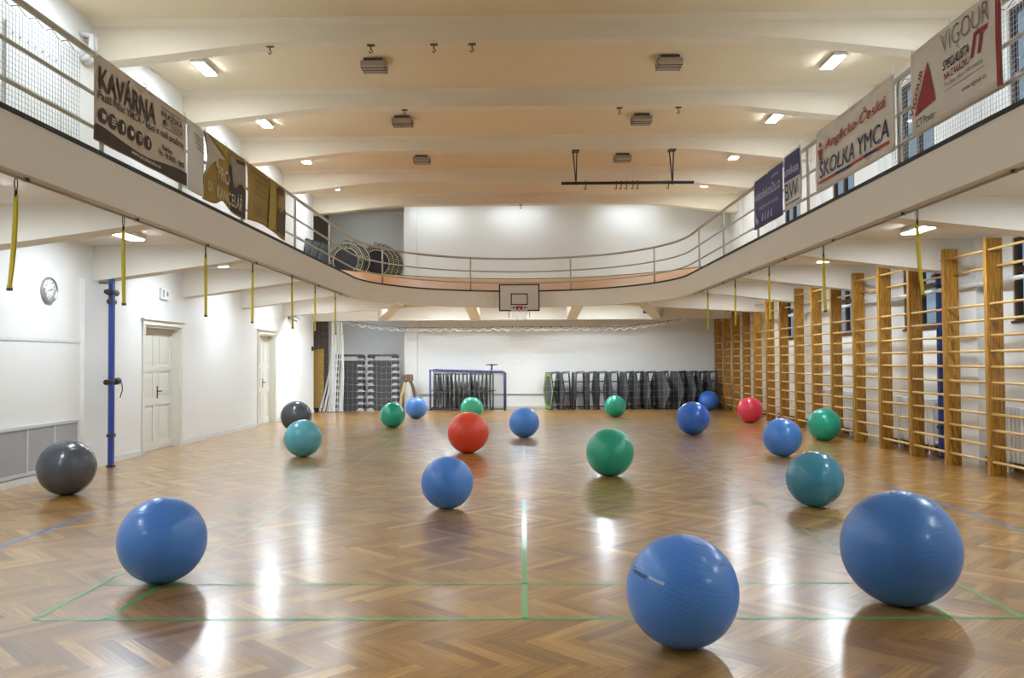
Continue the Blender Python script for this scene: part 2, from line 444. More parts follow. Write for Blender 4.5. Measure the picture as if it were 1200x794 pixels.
# ------------------------------------------------------------------ doors and windows
def door(n, y0, y1, zt, leaves):
    d = thing('door_%d' % n, '', '', (XL, (y0+y1)/2, 0)); del d['label']; del d['category']; struct(d)
    xb = XL-.13
    mb = MB()
    for a, b in ((y0-.1, y0), (y1, y1+.1)):
        mb.box((XL-.0, a, 0), (XL+.03, b, zt+.02), .008)
    mb.box((XL-.0, y0-.1, zt), (XL+.035, y1+.1, zt+.09), .008)
    mb.box((XL, y0-.15, zt+.09), (XL+.07, y1+.15, zt+.125), .008)
    for a, b in ((y0, y0+.04), (y1-.04, y1)): mb.box((xb-.06, a, 0), (XL, b, zt))
    mb.box((xb-.06, y0, zt-.04), (XL, y1, zt))
    mb.build('door_frame', DOORP, d)
    ws = (y1-y0-.08)/leaves
    for k in range(leaves):
        a = y0+.04+k*ws+.004; b = a+ws-.008
        mb = MB(); t = .05; st = .11
        rails = [(0.01, .17), (.86, 1.0), (1.5, 1.6), (zt-.16, zt-.045)]
        for p, q in ((a, a+st), (b-st, b)): mb.box((xb-t, p, .01), (xb, q, zt-.045), .006)
        for p, q in rails: mb.box((xb-t, a+st, p), (xb, b-st, q))
        for (p, q) in ((.17, .86), (1.0, 1.5), (1.6, zt-.16)):
            mb.box((xb-t, a+st, p), (xb-.022, b-st, q))
            mb.box((xb-.022, a+st+.05, p+.06), (xb-.008, b-st-.05, q-.06), .006)
        leaf = mb.build('door_leaf', DOORP, d)
        if k == leaves-1:
            mb = MB().box((xb, a+.03, .98), (xb+.01, a+.07, 1.22), .003)
            mb.tube([(xb, a+.05, 1.12), (xb+.05, a+.05, 1.12), (xb+.05, a+.16, 1.12)], .011, 8)
            mb.build('door_handle', mat('bronze', '#4a4238', .4, .6), leaf)
door(1, D1[0], D1[1], 2.36, 2); door(2, D2[0], D2[1], 2.4, 2)
def window(n, yc, z0, z1):
    wn = thing('window_%d' % n, '', '', (XR+.15, yc, z0)); del wn['label']; del wn['category']; struct(wn)
    xa, xb = XR+.02, XR+.10; y0, y1 = yc-.65, yc+.65; f = .085
    mb = MB()
    for a, b in ((y0, y0+f), (y1-f, y1), (yc-.05, yc+.05)): mb.box((xa, a, z0), (xb, b, z1), .008)
    zm = [z0, z1-f, (z0+(z1-z0)*.58)]
    if z1-z0 > 2: zm.append(z0+.85)
    for a in zm: mb.box((xa+.005, y0+f, a), (xb-.005, y1-f, a+f))
    mb.box((XR-.03, y0-.03, z0-.03), (xb, y1+.03, z0+.005), .006)
    mb.build('window_frame', WINDF, wn)
    MB().box((xa+.04, y0+.02, z0+.02), (xa+.046, y1-.02, z1-.02)).build('window_pane', GLASS, wn)
k = 1
for y in LOWWIN:
    window(k, y, 2.2, 3.42); k += 1
for y in LOWWIN:
    window(k, y, 4.3, 6.8); k += 1

# ------------------------------------------------------------------ gallery
def rect_hit(th):
    """where a ray from the ellipse centre meets the outer wall line"""
    c, s = math.cos(th), math.sin(th); x0, x1, y1 = -7.7, XR, 30.9
    t = 1e9
    if c > 1e-6: t = min(t, (x1-GCX)/c)
    if c < -1e-6: t = min(t, (x0-GCX)/c)
    if s > 1e-6: t = min(t, (y1-GY)/s)
    return (GCX+c*t, GY+s*t)
def gallery_slab():
    mb = MB(); zb, zt = 3.55, 3.62
    for a, b in ((GCX-GA-.02, XL), (GCX+GA+.02, XR)): mb.box((a, YB, zb), (b, GY, zt))
    ths = sorted([PI*i/48 for i in range(49)]+[math.atan2(30.9-GY, XR-GCX), math.atan2(30.9-GY, -7.7-GCX)])
    vs = []; fs = []
    for th in ths:
        i = inner(th, .02); o = rect_hit(th)
        vs += [(*i, zb), (*o, zb), (*o, zt), (*i, zt)]
    for i in range(len(ths)-1):
        for j in range(4): fs.append((i*4+j, i*4+(j+1) % 4, (i+1)*4+(j+1) % 4, (i+1)*4+j))
    mb.add(vs, fs)
    return mb
struct(gallery_slab().build('gallery_floor', UNDER))
def ribbon(off0, off1, z0, z1):
    a, b = gallery_edge(off0), gallery_edge(off1); vs = []; fs = []
    for p, q in zip(a, b): vs += [(*p, z0), (*q, z0), (*q, z1), (*p, z1)]
    for i in range(len(a)-1):
        for j in range(4): fs.append((i*4+j, i*4+(j+1) % 4, (i+1)*4+(j+1) % 4, (i+1)*4+j))
    return MB().add(vs, fs, False)
o = ribbon(0, .16, 3.185, 3.63).build('gallery_fascia', FASC); struct(o)
o = ribbon(-.012, .05, 3.625, 3.665).build('gallery_edge_strip', BLACK); struct(o)
# banked running track at the far end, wood on top, with a level deck behind it
OB, OA = 8.65, 6.75
def ramp(th):
    s = min(1, max(0, (math.sin(th)-.05)/.55)); return s*s*(3-2*s)
def bank_height(th): return .735
mb = MB(); vs = []; fs = []; K = 6; ths = [PI*i/60 for i in range(61)]
for th in ths:
    i = inner(th, .05); oo = (GCX+OA*math.cos(th), GY+OB*math.sin(th)); h = bank_height(th)*ramp(th)
    for j in range(K+1):
        t = j/K; vs.append((i[0]+(oo[0]-i[0])*t, i[1]+(oo[1]-i[1])*t, 3.655+h*t))
    vs.append((oo[0], oo[1], 3.6))
n = K+2
for a in range(len(ths)-1):
    for j in range(n-1): fs.append((a*n+j, a*n+j+1, (a+1)*n+j+1, (a+1)*n+j))
mb.add(vs, fs, False)
struct(mb.build('banked_track', BANKW))
mb = MB(); vs = []; fs = []
for th in ths:
    oo = (GCX+(OA+.01)*math.cos(th), GY+(OB+.01)*math.sin(th)); z = 3.655+bank_height(th)*ramp(th)
    vs += [(oo[0], oo[1], z-.03), (oo[0], oo[1], z+.02), (GCX+(OA+.05)*math.cos(th), GY+(OB+.05)*math.sin(th), z+.02), (GCX+(OA+.05)*math.cos(th), GY+(OB+.05)*math.sin(th), z-.03)]
for a in range(len(ths)-1):
    for j in range(4): fs.append((a*4+j, a*4+(j+1) % 4, (a+1)*4+(j+1) % 4, (a+1)*4+j))
mb.add(vs, fs)
struct(mb.build('track_edge_strip', BLACK))
DECK = 4.37
mb = MB(); vs = []; fs = []
t2 = [PI*.2+PI*.6*i/40 for i in range(41)]
for th in t2:
    oo = (GCX+(OA+.06)*math.cos(th), GY+(OB+.06)*math.sin(th)); r = rect_hit(th)
    if math.hypot(r[0]-GCX, r[1]-GY) < math.hypot(oo[0]-GCX, oo[1]-GY): r = oo
    vs += [(*oo, 3.6), (*oo, DECK), (*r, DECK)]
for a in range(len(t2)-1):
    for j in range(2): fs.append((a*3+j, a*3+j+1, (a+1)*3+j+1, (a+1)*3+j))
mb.add(vs, fs)
struct(mb.build('gallery_deck', CEIL))
# brackets under the gallery
for y in BEAMS[:-1]:
    mb = MB()
    for sx, xw, xe in ((-1, XL, GCX-GA-.05), (1, XR, GCX+GA+.05)):
        if y > GY:
            xe = GCX+sx*(GA*math.sqrt(max(0, 1-((y-GY)/(GB+.3))**2))+.05)
            if y-GY > GB: xe = sx*1.0
        mb.prism([(xw, 2.98), (xe, 3.36), (xe, 3.56), (xw, 3.56)], 1, y-.17, y+.17)
    struct(mb.build('gallery_bracket_beam', UNDER))
mb = MB().prism([(-7.7, 3.0), (XR, 3.0), (XR, 3.56), (-7.7, 3.56)], 1, 28.0, 28.4)
struct(mb.build('far_gallery_beam', UNDER))
for x0, y0, x1, y1 in ((-1.55, 24.3, -1.55, 28.0), (1.6, 24.3, 1.6, 28.0), (-3.3, 23.2, -4.6, 28.0), (3.15, 23.2, 4.4, 28.0)):
    d = Vector((x1-x0, y1-y0, 0)).normalized(); nn = Vector((d.y, -d.x, 0))*.17
    vs = []
    for (x, y, z) in ((x0, y0, 3.3), (x1, y1, 3.02)):
        for sg in (-1, 1): vs.append((x+sg*nn.x, y+sg*nn.y, z))
        for sg in (1, -1): vs.append((x+sg*nn.x, y+sg*nn.y, 3.56))
    mb = MB().add(vs, [(0,1,2,3), (4,7,6,5), (0,4,5,1), (1,5,6,2), (2,6,7,3), (3,7,4,0)])
    struct(mb.build('gallery_bracket_beam', UNDER))

# railing round the whole gallery edge
rail = thing('gallery_railing', 'pale painted tube railing with three rails along the gallery edge', 'railing', (GCX, GY, GZ))
for nm, z, r in (('top_rail', 4.58, .030), ('middle_rail', 4.21, .019), ('lower_rail', 3.89, .019)):
    MB().tube([(*p, z) for p in gallery_edge(.06, 72)], r, 8).build(nm, RAILP, rail)
posts = [(GCX-GA-.06, y) for y in (17.75, 15.05, 12.2, 9.98, 8.1, 4.6)]+[(GCX+GA+.06, y) for y in (16.7, 14.25, 11.75, 8.9, 6.3)]
for xq in (-3.62, -1.48, 1.36, 3.42): 
    q = (xq-GCX)/(GA+.06); posts.append((xq, GY+(GB+.06)*math.sqrt(1-q*q)))
posts.append((GCX+GA+.06, 19.0))
for x, y in posts: MB().tube([(x, y, 3.655), (x, y, 4.6)], .022, 8).build('post', RAILP, rail)

# ------------------------------------------------------------------ lamps
def led(name, label, x, y, z, ln, m, group):
    t = thing(name, label, 'lamp', (x, y, z), group)
    MB().box((x-.12, y-ln/2, z-.06), (x+.12, y+ln/2, z), .012).build('housing', WHITEP, t)
    MB().box((x-.10, y-ln/2+.03, z-.072), (x+.10, y+ln/2-.03, z-.0605)).build('diffuser', m, t)
    return t
ordn = ['first', 'second', 'third', 'fourth', 'fifth', 'sixth', 'seventh', 'eighth']
names = {15.55: 'nearest of those in view', 19.15: 'second nearest in view', 22.75: 'third nearest', 26.35: 'farthest'}
for x, side in ((-5.85, 'left'), (5.7, 'right')):
    for i, y in enumerate(BAYS):
        yy = round(y, 2)
        led('ceiling_lamp', 'white LED lamp on the ceiling above the %s gallery, %s' % (side, names.get(yy, 'camera end, %s bay' % ordn[i])), x, y, ZC-.01, .75, LED, 'LED lamps on the hall ceiling')
low = {11.95: 'nearest in view', 15.55: 'second nearest', 19.15: 'third nearest', 22.75: 'fourth nearest'}
for x, side in ((-5.7, 'left'), (5.65, 'right')):
    for i, y in enumerate(BAYS[:-1]):
        yy = round(y, 2)
        led('gallery_lamp', 'lit LED batten under the %s gallery, %s' % (side, low.get(yy, 'camera end, %s bay' % ordn[i])), x, y, 3.548, 1.2, LEDLOW, 'LED battens under the gallery')
for x, y, s in ((-4.75, 25.2, 'left'), (4.4, 24.6, 'right')):
    led('gallery_lamp', 'small lit lamp under the far %s corner of the gallery' % s, x, y, 3.548, .3, LEDCOR, 'LED battens under the gallery')
for x, s in ((-2.4, 'left'), (0, 'middle'), (2.5, 'right')):
    led('gallery_lamp', 'added fill batten, unseen behind the fascia under the far gallery, %s one' % s, x, 26.1, 3.548, 1.2, LEDFILL, 'LED battens under the gallery')  # fill added to brighten the lower far wall, hidden by the fascia
for x, s in ((-3.0, 'left'), (-.2, 'middle'), (3.7, 'right')):
    t = thing('wall_washer_lamp', 'long lamp above the far wall behind the last beam, %s one' % s, 'lamp', (x, 28.8, ZC-.01), 'lamps above the far wall')
    MB().box((x-.9, 28.72, ZC-.07), (x+.9, 28.88, ZC-.01), .01).build('housing', WHITEP, t)
    MB().box((x-.87, 28.74, ZC-.082), (x+.87, 28.86, ZC-.0705)).build('diffuser', LEDWASH, t)
led('alcove_fill_lamp', 'added unseen fill lamp on the ceiling of the upper left alcove', -5.6, 29.7, ZC-.01, .5, LEDWASH, 'added fill lamps in the alcove')  # both alcove lamps are added fill, out of sight behind the beams
led('alcove_fill_lamp', 'added unseen fill lamp under the gallery in the lower left alcove', -5.5, 29.5, 3.548, .8, LEDWASH, 'added fill lamps in the alcove')
def guard_lamp(x, y, label):
    z = ZC-.01; t = thing('guarded_lamp', label, 'lamp', (x, y, z), 'unlit caged lamps on the ceiling')
    MB().box((x-.17, y-.17, z-.05), (x+.17, y+.17, z), .01).build('base_plate', mat('dark_brown_metal', '#4b4038', .5), t)
    MB().box((x-.21, y-.2, z-.15), (x+.21, y+.2, z-.05), .02).build('lamp_body', mat('grey_lens', '#a79c8c', .35), t)
    mb = MB()
    for q in (-.14, 0, .14): mb.tube([(x-.22, y+q, z-.05), (x-.22, y+q, z-.175), (x+.22, y+q, z-.175), (x+.22, y+q, z-.05)], .007, 6)
    for q in (-.21, .21): mb.tube([(x+q, y-.2, z-.17), (x+q, y+.2, z-.17)], .007, 6)
    mb.build('wire_guard', DKMET, t)
for y, s in ((15.4, 'nearest'), (19.05, 'second'), (22.7, 'third')):
    for x, sd in ((-2.68, 'left'), (2.68, 'right')):
        guard_lamp(x, y, 'unlit caged lamp on the ceiling, %s of the %s row' % (s, sd))
# ------------------------------------------------------------------ exercise balls
BLUE, BLUED, GRN, GRNL, TEAL, TEALD, RED, PINK, GRY = '#4884d6', '#2f67c4', '#1b9f82', '#36b28e', '#58a8b8', '#34829d', '#e2452c', '#d6304c', '#474c53'
BALLS = [
 ('gray', -5.81, 10.81, .695, GRY, 'dark grey exercise ball beside the vent panel of the left wall', .22),
 ('blue', -2.76, 6.51, .645, BLUE, 'blue exercise ball at front left, on the green court corner', .3),
 ('gray', -5.45, 20.42, .730, GRY, 'dark grey exercise ball half hidden behind the pale teal ball', .22),
 ('teal', -3.89, 15.04, .652, TEAL, 'pale teal exercise ball in front of a dark grey ball at left', .28),
 ('green', -3.29, 21.43, .634, GRN, 'green exercise ball in front of the stacked black step platforms', .25),
 ('blue', -3.11, 24.75, .618, BLUE, 'small blue exercise ball right behind the green ball near the step stacks', .28),
 ('green', -1.47, 24.26, .644, GRNL, 'light green exercise ball partly hidden behind the orange-red ball', .3),
 ('red', -1.01, 15.53, .744, RED, 'orange-red exercise ball in the middle of the parquet', .35),
 ('blue', -.87, 9.70, .590, BLUE, 'blue exercise ball standing in front of the orange-red ball', .3),
 ('blue', .01, 18.53, .655, BLUE, 'blue exercise ball below the basketball hoop on the centre line', .3),
 ('green', 1.24, 12.35, .686, GRN, 'green exercise ball right of centre, the largest-looking green one', .3),
 ('green', 2.68, 25.03, .630, GRN, 'small green exercise ball in front of the folded black trampolines', .3),
 ('blue', 3.76, 19.05, .734, BLUED, 'deep blue glossy ball in front of the right end of the trampolines', .2),
 ('blue', 6.05, 28.0, .640, BLUED, 'blue ball tucked in the far corner beside the wall bars', .3),
 ('red', 5.93, 22.46, .671, PINK, 'pinkish red exercise ball beside the wall bars', .3),
 ('green', 6.12, 17.50, .660, GRN, 'green exercise ball against the wall bars at right', .3),
 ('blue', 4.44, 14.75, .656, BLUE, 'blue exercise ball between the pinkish red and the dark teal ball', .3),
 ('teal', 3.29, 9.74, .625, TEALD, 'dark teal exercise ball behind the biggest blue ball', .25),
 ('blue', .92, 5.03, .647, BLUE, 'blue exercise ball at front centre with black lettering on its side', .3),
 ('blue', 2.56, 5.88, .770, '#3d74ba', 'biggest blue exercise ball, at front right, with a plug on top', .33),
]
_bm = {}
def make_ball(i, kind, x, y, D, colr, label, rough):
    R = D/2; zc = R*.985
    key = (colr, rough)
    if key not in _bm: _bm[key] = ball_material(kind+'_vinyl', colr, rough)
    t = thing('exercise_ball', label, 'ball', (x, y, 0), 'exercise balls on the gym floor')
    tilt = Matrix.Rotation(random.uniform(.1, .35), 3, 'X') @ Matrix.Rotation(random.uniform(-.3, .3), 3, 'Y')
    if i == 19: tilt = Matrix.Rotation(.05, 3, 'X') @ Matrix.Rotation(-.14, 3, 'Y')
    bm = bmesh.new(); bmesh.ops.create_uvsphere(bm, u_segments=64, v_segments=40, radius=R)
    inv = tilt.transposed()
    for v in bm.verts:
        p = tilt @ v.co
        p.x *= 1.004; p.y *= 1.004; p.z = max(p.z, -zc+.001)
        v.co = inv @ p
    me = bpy.data.meshes.new('ball_body')
    bm.to_mesh(me); bm.free(); me.materials.append(_bm[key])
    for p in me.polygons: p.use_smooth = True
    b = bpy.data.objects.new('ball_body', me); C.objects.link(b); b.parent = t; b['_w'] = (0,0,0)
    b.location = (0, 0, zc); b.rotation_euler = tilt.to_euler()
    # filling plug at the pole of the mould
    if i != 19: return t, b, tilt, R, zc
    pm = mat('plug_white', '#c9d0d6', .4)
    mb = MB().lathe([(.004, R-.004), (.016, R-.003), (.016, R+.003), (.010, R+.006), (.009, R+.012), (.004, R+.014)], (0,0,0), 2, 14)
    q = mb.build('plug', pm if i == 19 else _bm[key], b)
    q.location = (0,0,0)
    return t, b, tilt, R, zc
for i, bl in enumerate(BALLS):
    t, b, tilt, R, zc = make_ball(i, *bl)
    if i == 18:
        # moulded lettering wrapped round the side facing the camera's left
        ink = mat('black_ink', '#141a2c', .5)
        a0 = math.atan2(-bl[2], -bl[1])            # towards the camera
        inv = tilt.transposed()
        def on_ball(x, y, lift=.0025):
            az = a0+x/R; el = y/R
            p = Vector((math.cos(el)*math.cos(az), math.cos(el)*math.sin(az), math.sin(el)))*(R+lift)
            return inv @ p
        mb = MB(); put_text(mb, 'Gymnic', on_ball, -.40, -.225, .125, .165, .02, .2, -.10)
        q = mb.build('lettering', ink, b, (0,0,0)); q['label'] = 'small black lettering'
        mb = MB()
        for q in range(8):
            a, b_ = -.215+.012*q, -.203+.012*q; mid = lambda x: .136-.22*(x+.215)
            put_poly(mb, [(a, mid(a)-.009), (b_, mid(b_)-.009), (b_, mid(b_)+.007), (a, mid(a)+.007)], on_ball)
        put_disc(mb, -.115, .114, .011, on_ball, 12)
        mb.build('logo_mark', mat('pale_ink', '#9fb7dc', .4), b, (0,0,0))
# ------------------------------------------------------------------ wall bars along the right wall
bars = thing('wall_bars', 'long row of tall golden wooden wall bars along the right wall', 'wall bars', (6.68, 20.7, 0))
PY = [12.17+1.226*k for k in range(-1, 15)]
XF = 6.58; HB = 3.37; TH = .085
for y in PY:
    MB().box((XF, y, 0), (XF+.23, y+TH, HB), .006).build('post', BARW, bars)
RZ = [(3.20, .05), (2.97, .16)]+[(2.43-.2235*k, .055) for k in range(11)]
far = MB(); nr = 0
for bay in range(len(PY)-1):
    for z, dx in RZ:
        y0, y1 = PY[bay]+TH-.01, PY[bay+1]+.01
        mb = far if nr >= 100 else MB()
        mb.tube([(XF+dx, y0, z), (XF+dx, y1, z)], .024, 10, flat=.8)
        if nr < 100: mb.build('rung', RUNGW, bars)
        nr += 1
o = far.build('rung', RUNGW, bars); o['kind'] = 'stuff'
# ------------------------------------------------------------------ straps on the cable under the gallery
def strap_cable(x, side, y0, y1):
    t = thing('strap_rail', 'thin steel rail under the %s gallery edge carrying the yellow straps' % side, 'rail', (x, (y0+y1)/2, 3.19))
    MB().tube([(x, y0, 3.165), (x, y1, 3.165)], .012, 6).build('rod', mat('rail_grey', '#a19a8d', .5), t)
    y = y0+.4
    while y < y1:
        MB().box((x-.02, y-.02, 3.155), (x+.02, y+.02, 3.19)).build('clip', DKMET, t); y += 2.0
strap_cable(-4.06, 'left', 4.5, 19.9); strap_cable(3.97, 'right', 4.5, 19.9)
def strap(x, y, drop, label, rnd):
    z = 3.155; t = thing('yellow_strap', label, 'strap', (x, y, z), 'yellow straps hanging under the gallery')
    mb = MB()
    pts = [(x, y+.022*math.sin(a), z-.045+.055*math.cos(a)) for a in [2*PI*i/14 for i in range(14)]]
    mb.tube(pts, .005, 6, closed=True)
    mb.tube([(x, y, z-.1), (x, y, z-.155)], .012, 8)
    mb.build('carabiner', BLACK, t)
    mb = MB(); n = 14; L0 = z-.14; L1 = z-drop
    for s in (-1, 1):
        vs = []
        for i in range(n+1):
            f = i/n; zz = L0+(L1-L0)*f; sw = rnd*.05*f*f
            g = s*(.006+.007*math.sin(PI*f))
            vs += [(x-.014+sw, y+g+.003*s, zz), (x+.014+sw, y+g+.003*s, zz), (x+.014+sw, y+g-.003*s, zz), (x-.014+sw, y+g-.003*s, zz)]
        fs = []
        for i in range(n):
            for j in range(4): fs.append((i*4+j, i*4+(j+1) % 4, i*4+4+(j+1) % 4, i*4+4+j))
        fs += [(0,1,2,3), (n*4, n*4+3, n*4+2, n*4+1)]
        mb.add(vs, fs)
    sw = rnd*.05
    mb.box((x-.016+sw, y-.014, L1-.02), (x+.016+sw, y+.014, L1+.01), .004)
    mb.build('webbing', YEL, t)
    MB().box((x-.017+sw, y-.017, L1-.035), (x+.017+sw, y+.017, L1-.012), .003).build('end_tab', mat('strap_dark', '#4c4a1c', .6), t)
nm = ['nearest to the camera', 'second from the camera, by the blue post', 'third from the camera', 'fourth from the camera', 'fifth from the camera', 'sixth from the camera', 'farthest one']
for k, y in enumerate((6.76, 8.6, 10.85, 12.75, 14.93, 16.6, 18.4)):
    strap(-4.06, y, .87, 'yellow strap under the left gallery, '+nm[k], [-.9, .2, .1, -.1, .3, 0, .2][k])
nm = ['nearest to the camera', 'second from the camera', 'middle one of five', 'fourth from the camera', 'farthest one']
for k, y in enumerate((8.6, 11.28, 13.77, 15.97, 18.34)):
    strap(3.97, y, .84, 'yellow strap under the right gallery, '+nm[k], [.9, .3, .1, 0, 0][k])
# ------------------------------------------------------------------ basketball hoop on the far gallery edge
HX, HY = -.10, 23.95
hoop = thing('basketball_hoop', 'basketball hoop with white backboard on the far gallery edge', 'basketball hoop', (HX, HY, 3.1))
x0, x1, z0, z1 = HX-.57, HX+.57, 3.05, 3.81
MB().box((x0, HY, z0), (x1, HY+.03, z1), .004).build('backboard', mat('backboard_white', '#cfc6ba', .5), hoop)
mb = MB(); y = HY-.004
def frame(mb, a, b, c, d, t):
    mb.box((a, y, c), (b, y+.01, c+t)).box((a, y, d-t), (b, y+.01, d)).box((a, y, c+t), (a+t, y+.01, d-t)).box((b-t, y, c+t), (b, y+.01, d-t))
frame(mb, x0, x1, z0, z1, .035); frame(mb, HX-.24, HX+.24, 3.22, 3.55, .03)
mb.build('border_line', BLACK, hoop)
mb = MB(); RR = .225; cyy = HY-.36
mb.tube([(HX+RR*math.cos(2*PI*i/28), cyy+RR*math.sin(2*PI*i/28), 3.12) for i in range(28)], .011, 8, closed=True)
mb.box((HX-.09, HY-.015, 3.07), (HX+.09, HY-.003, 3.19)); mb.prism([(HX-.05, HY-.01), (HX+.05, HY-.01), (HX+.05, HY-.15), (HX-.05, HY-.15)], 2, 3.10, 3.125)
mb.box((HX-.24, HY-.05, 3.135), (HX+.24, HY-.03, 3.155))
mb.build('rim', mat('rim_red', '#a3222c', .4), hoop)
mb = MB(); n = 12
for i in range(n):
    for s in (-1, 1):
        mb.tube([(HX+(RR-.07*f)*math.cos(2*PI*(i+s*f*1.5)/n), cyy+(RR-.07*f)*math.sin(2*PI*(i+s*f*1.5)/n), 3.11-.36*f) for f in (0, .2, .4, .6, .8, 1)], .006, 4)
mb.build('net', NETW, hoop)
mb = MB()
for s in (-1, 1):
    mb.tube([(HX+s*.29, HY+.06, 3.3), (HX+s*.29, HY+.06, 2.87)], .012, 8)
    mb.box((HX+s*.29-.03, HY+.03, 3.2), (HX+s*.29+.03, 24.42, 3.25)).box((HX+s*.29-.03, HY+.03, 3.55), (HX+s*.29+.03, 24.42, 3.6))
mb.build('bracket', GREYP, hoop)

# ------------------------------------------------------------------ hanging bar under the third beam
hb = thing('hanging_bar', 'black steel bar hung from the ceiling beam by two V hangers', 'bar', (2.6, 20.95, 6.82))
zb = 6.02
MB().tube([(.97, 20.95, zb), (4.22, 20.95, zb)], .038, 10).build('bar', BLACK, hb)
for xq in (1.33, 3.70):
    MB().tube([(xq-.07, 20.95, 6.82), (xq, 20.95, zb-.05)], .017, 6).tube([(xq+.02, 20.85, 6.82), (xq, 20.95, zb-.05)], .017, 6).box((xq-.1, 20.8, 6.79), (xq+.08, 21.05, 6.822)).build('hanger', DKMET, hb)
for xq in (1.57, 2.32, 2.44, 2.57, 2.73, 2.85, 3.6):
    MB().tube([(xq, 20.95, zb+.06), (xq, 20.93, zb-.1), (xq, 20.95, zb-.16), (xq-.05, 20.95, zb-.12)], .014, 6).build('hook', mat('brass_dark', '#6a5436', .4, .6), hb)
# rope hooks on the roof beams
for n_, (xq, yq) in enumerate(((-4.1, 13.75), (-2.45, 13.75), (-1.42, 13.75), (-.8, 13.75), (-2.4, 17.35), (2.0, 17.35), (3.2, 17.35), (-.05, 28.15))):
    mb = MB().tube([(xq, yq, 6.82), (xq, yq, 6.74)], .012, 6).box((xq-.06, yq-.03, 6.8), (xq+.06, yq+.03, 6.823))
    mb.tube([(xq, yq, 6.74), (xq+.03, yq, 6.71), (xq, yq, 6.68), (xq-.03, yq, 6.71)], .010, 6, closed=False)
    wh = ['leftmost on the first beam in view', 'second on the first beam in view', 'third on the first beam in view', 'rightmost on the first beam in view', 'left one on the second beam in view', 'middle one on the second beam in view', 'right one on the second beam in view', 'single one on the last beam'][n_]
    o = mb.build('ceiling_hook', mat('brass_dark', '#6a5436', .4, .6), None, (xq, yq, 6.82)); tag(o, 'small dark hook plate, '+wh, 'hook', 'hooks on the roof beams')

# ------------------------------------------------------------------ left wall fittings
cy, cz = 12.28, 2.73
ck = thing('wall_clock', 'round silver-rimmed clock with a white face on the left wall', 'clock', (XL, cy, cz))
MB().lathe([(.175, 0), (.19, .01), (.19, .045), (.175, .06), (.16, .055), (.155, .035)], (XL, cy, cz), 0, 40).build('rim', STEEL, ck)
MB().lathe([(.158, .0), (.158, .038), (.02, .040)], (XL, cy, cz), 0, 40).build('face', WHITEP, ck)
mb = MB(); fx = XL+.043
def clockp(x, y): return (fx, cy+x, cz+y)
for h in range(1, 13):
    a = PI/2-h*PI/6
    put_text(mb, str(h), clockp, .122*math.cos(a)-(.012 if h < 10 else .02), .122*math.cos(a)+(.012 if h < 10 else .02), .122*math.sin(a)-.016, .122*math.sin(a)+.016, .02)
mb.build('numeral', DKMET, ck)
for a, L, wd in ((math.radians(20), .075, .008), (math.radians(196), .115, .006)):
    d = (math.cos(a), math.sin(a)); nn = (-d[1]*wd, d[0]*wd)
    m2 = MB(); put_poly(m2, [(-.02*d[0]+nn[0], -.02*d[1]+nn[1]), (-.02*d[0]-nn[0], -.02*d[1]-nn[1]), (L*d[0]-nn[0]*.5, L*d[1]-nn[1]*.5), (L*d[0]+nn[0]*.5, L*d[1]+nn[1]*.5)], lambda x, y: (fx+.003, cy+x, cz+y))
    m2.build('hand', BLACK, ck)

vt = thing('vent_panel', 'grey perforated three-panel vent grille low on the left wall', 'vent', (XL, 12.2, .44))
ya, yb, za, zb_ = 11.05, 13.12, .14, .78
MB().box((XL, ya, za), (XL+.02, yb, zb_)).build('grille', mat('perforated_grey', '#a9aaad', .5, .2, .10, 220, .4, 260), vt)
mb = MB()
for yv in (ya, ya+.69, ya+1.38, yb-.04): mb.box((XL, yv, za), (XL+.032, yv+.04, zb_))
mb.box((XL, ya, za-.02), (XL+.032, yb, za+.02)).box((XL, ya, zb_-.02), (XL+.032, yb, zb_+.02))
mb.build('panel_frame', mat('vent_frame', '#c9c9cb', .5), vt)

def net_post(x, y, h, label, side, crank=True):
    t = thing('net_post', label, 'post', (x, y, 0), 'blue net posts at the side walls')
    MB().box((x-.035, y-.045, 0), (x+.035, y+.045, h), .01).build('pole', BLUEP, t)
    mb = MB().tube([(x, y-.12, h-.25), (x, y+.16, h-.25)], .05, 12).tube([(x, y-.20, h-.25), (x, y-.13, h-.25)], .035, 10).tube([(x, y-.1, h-.4), (x, y+.1, h-.4)], .04, 10)
    mb.tube([(x, y+.05, h-.1), (x-side*.05, y-.5, h-.14)], .012, 6)
    mb.build('pulley', DKMET, t)
    if crank:
      mb = MB().tube([(x, y-.18, 1.36), (x, y+.06, 1.36)], .045, 10).tube([(x, y+.05, 1.36), (x, y+.24, 1.37)], .055, 12).tube([(x, y+.24, 1.37), (x, y+.36, 1.33), (x, y+.38, 1.22), (x, y+.30, 1.1)], .009, 6)
      mb.build('crank', BLACK, t)
    MB().box((x-.05, y-.06, .48), (x+.05, y+.06, .53), .006).box((x-.05, y-.06, 0), (x+.05, y+.06, .03), .006).build('collar', DKMET, t)
net_post(-6.62, 13.64, 3.05, 'slim blue net post with a crank by the left wall', -1)
net_post(7.02, 14.47, 3.3, 'blue net post behind the wall bars by the right wall', 1, False)
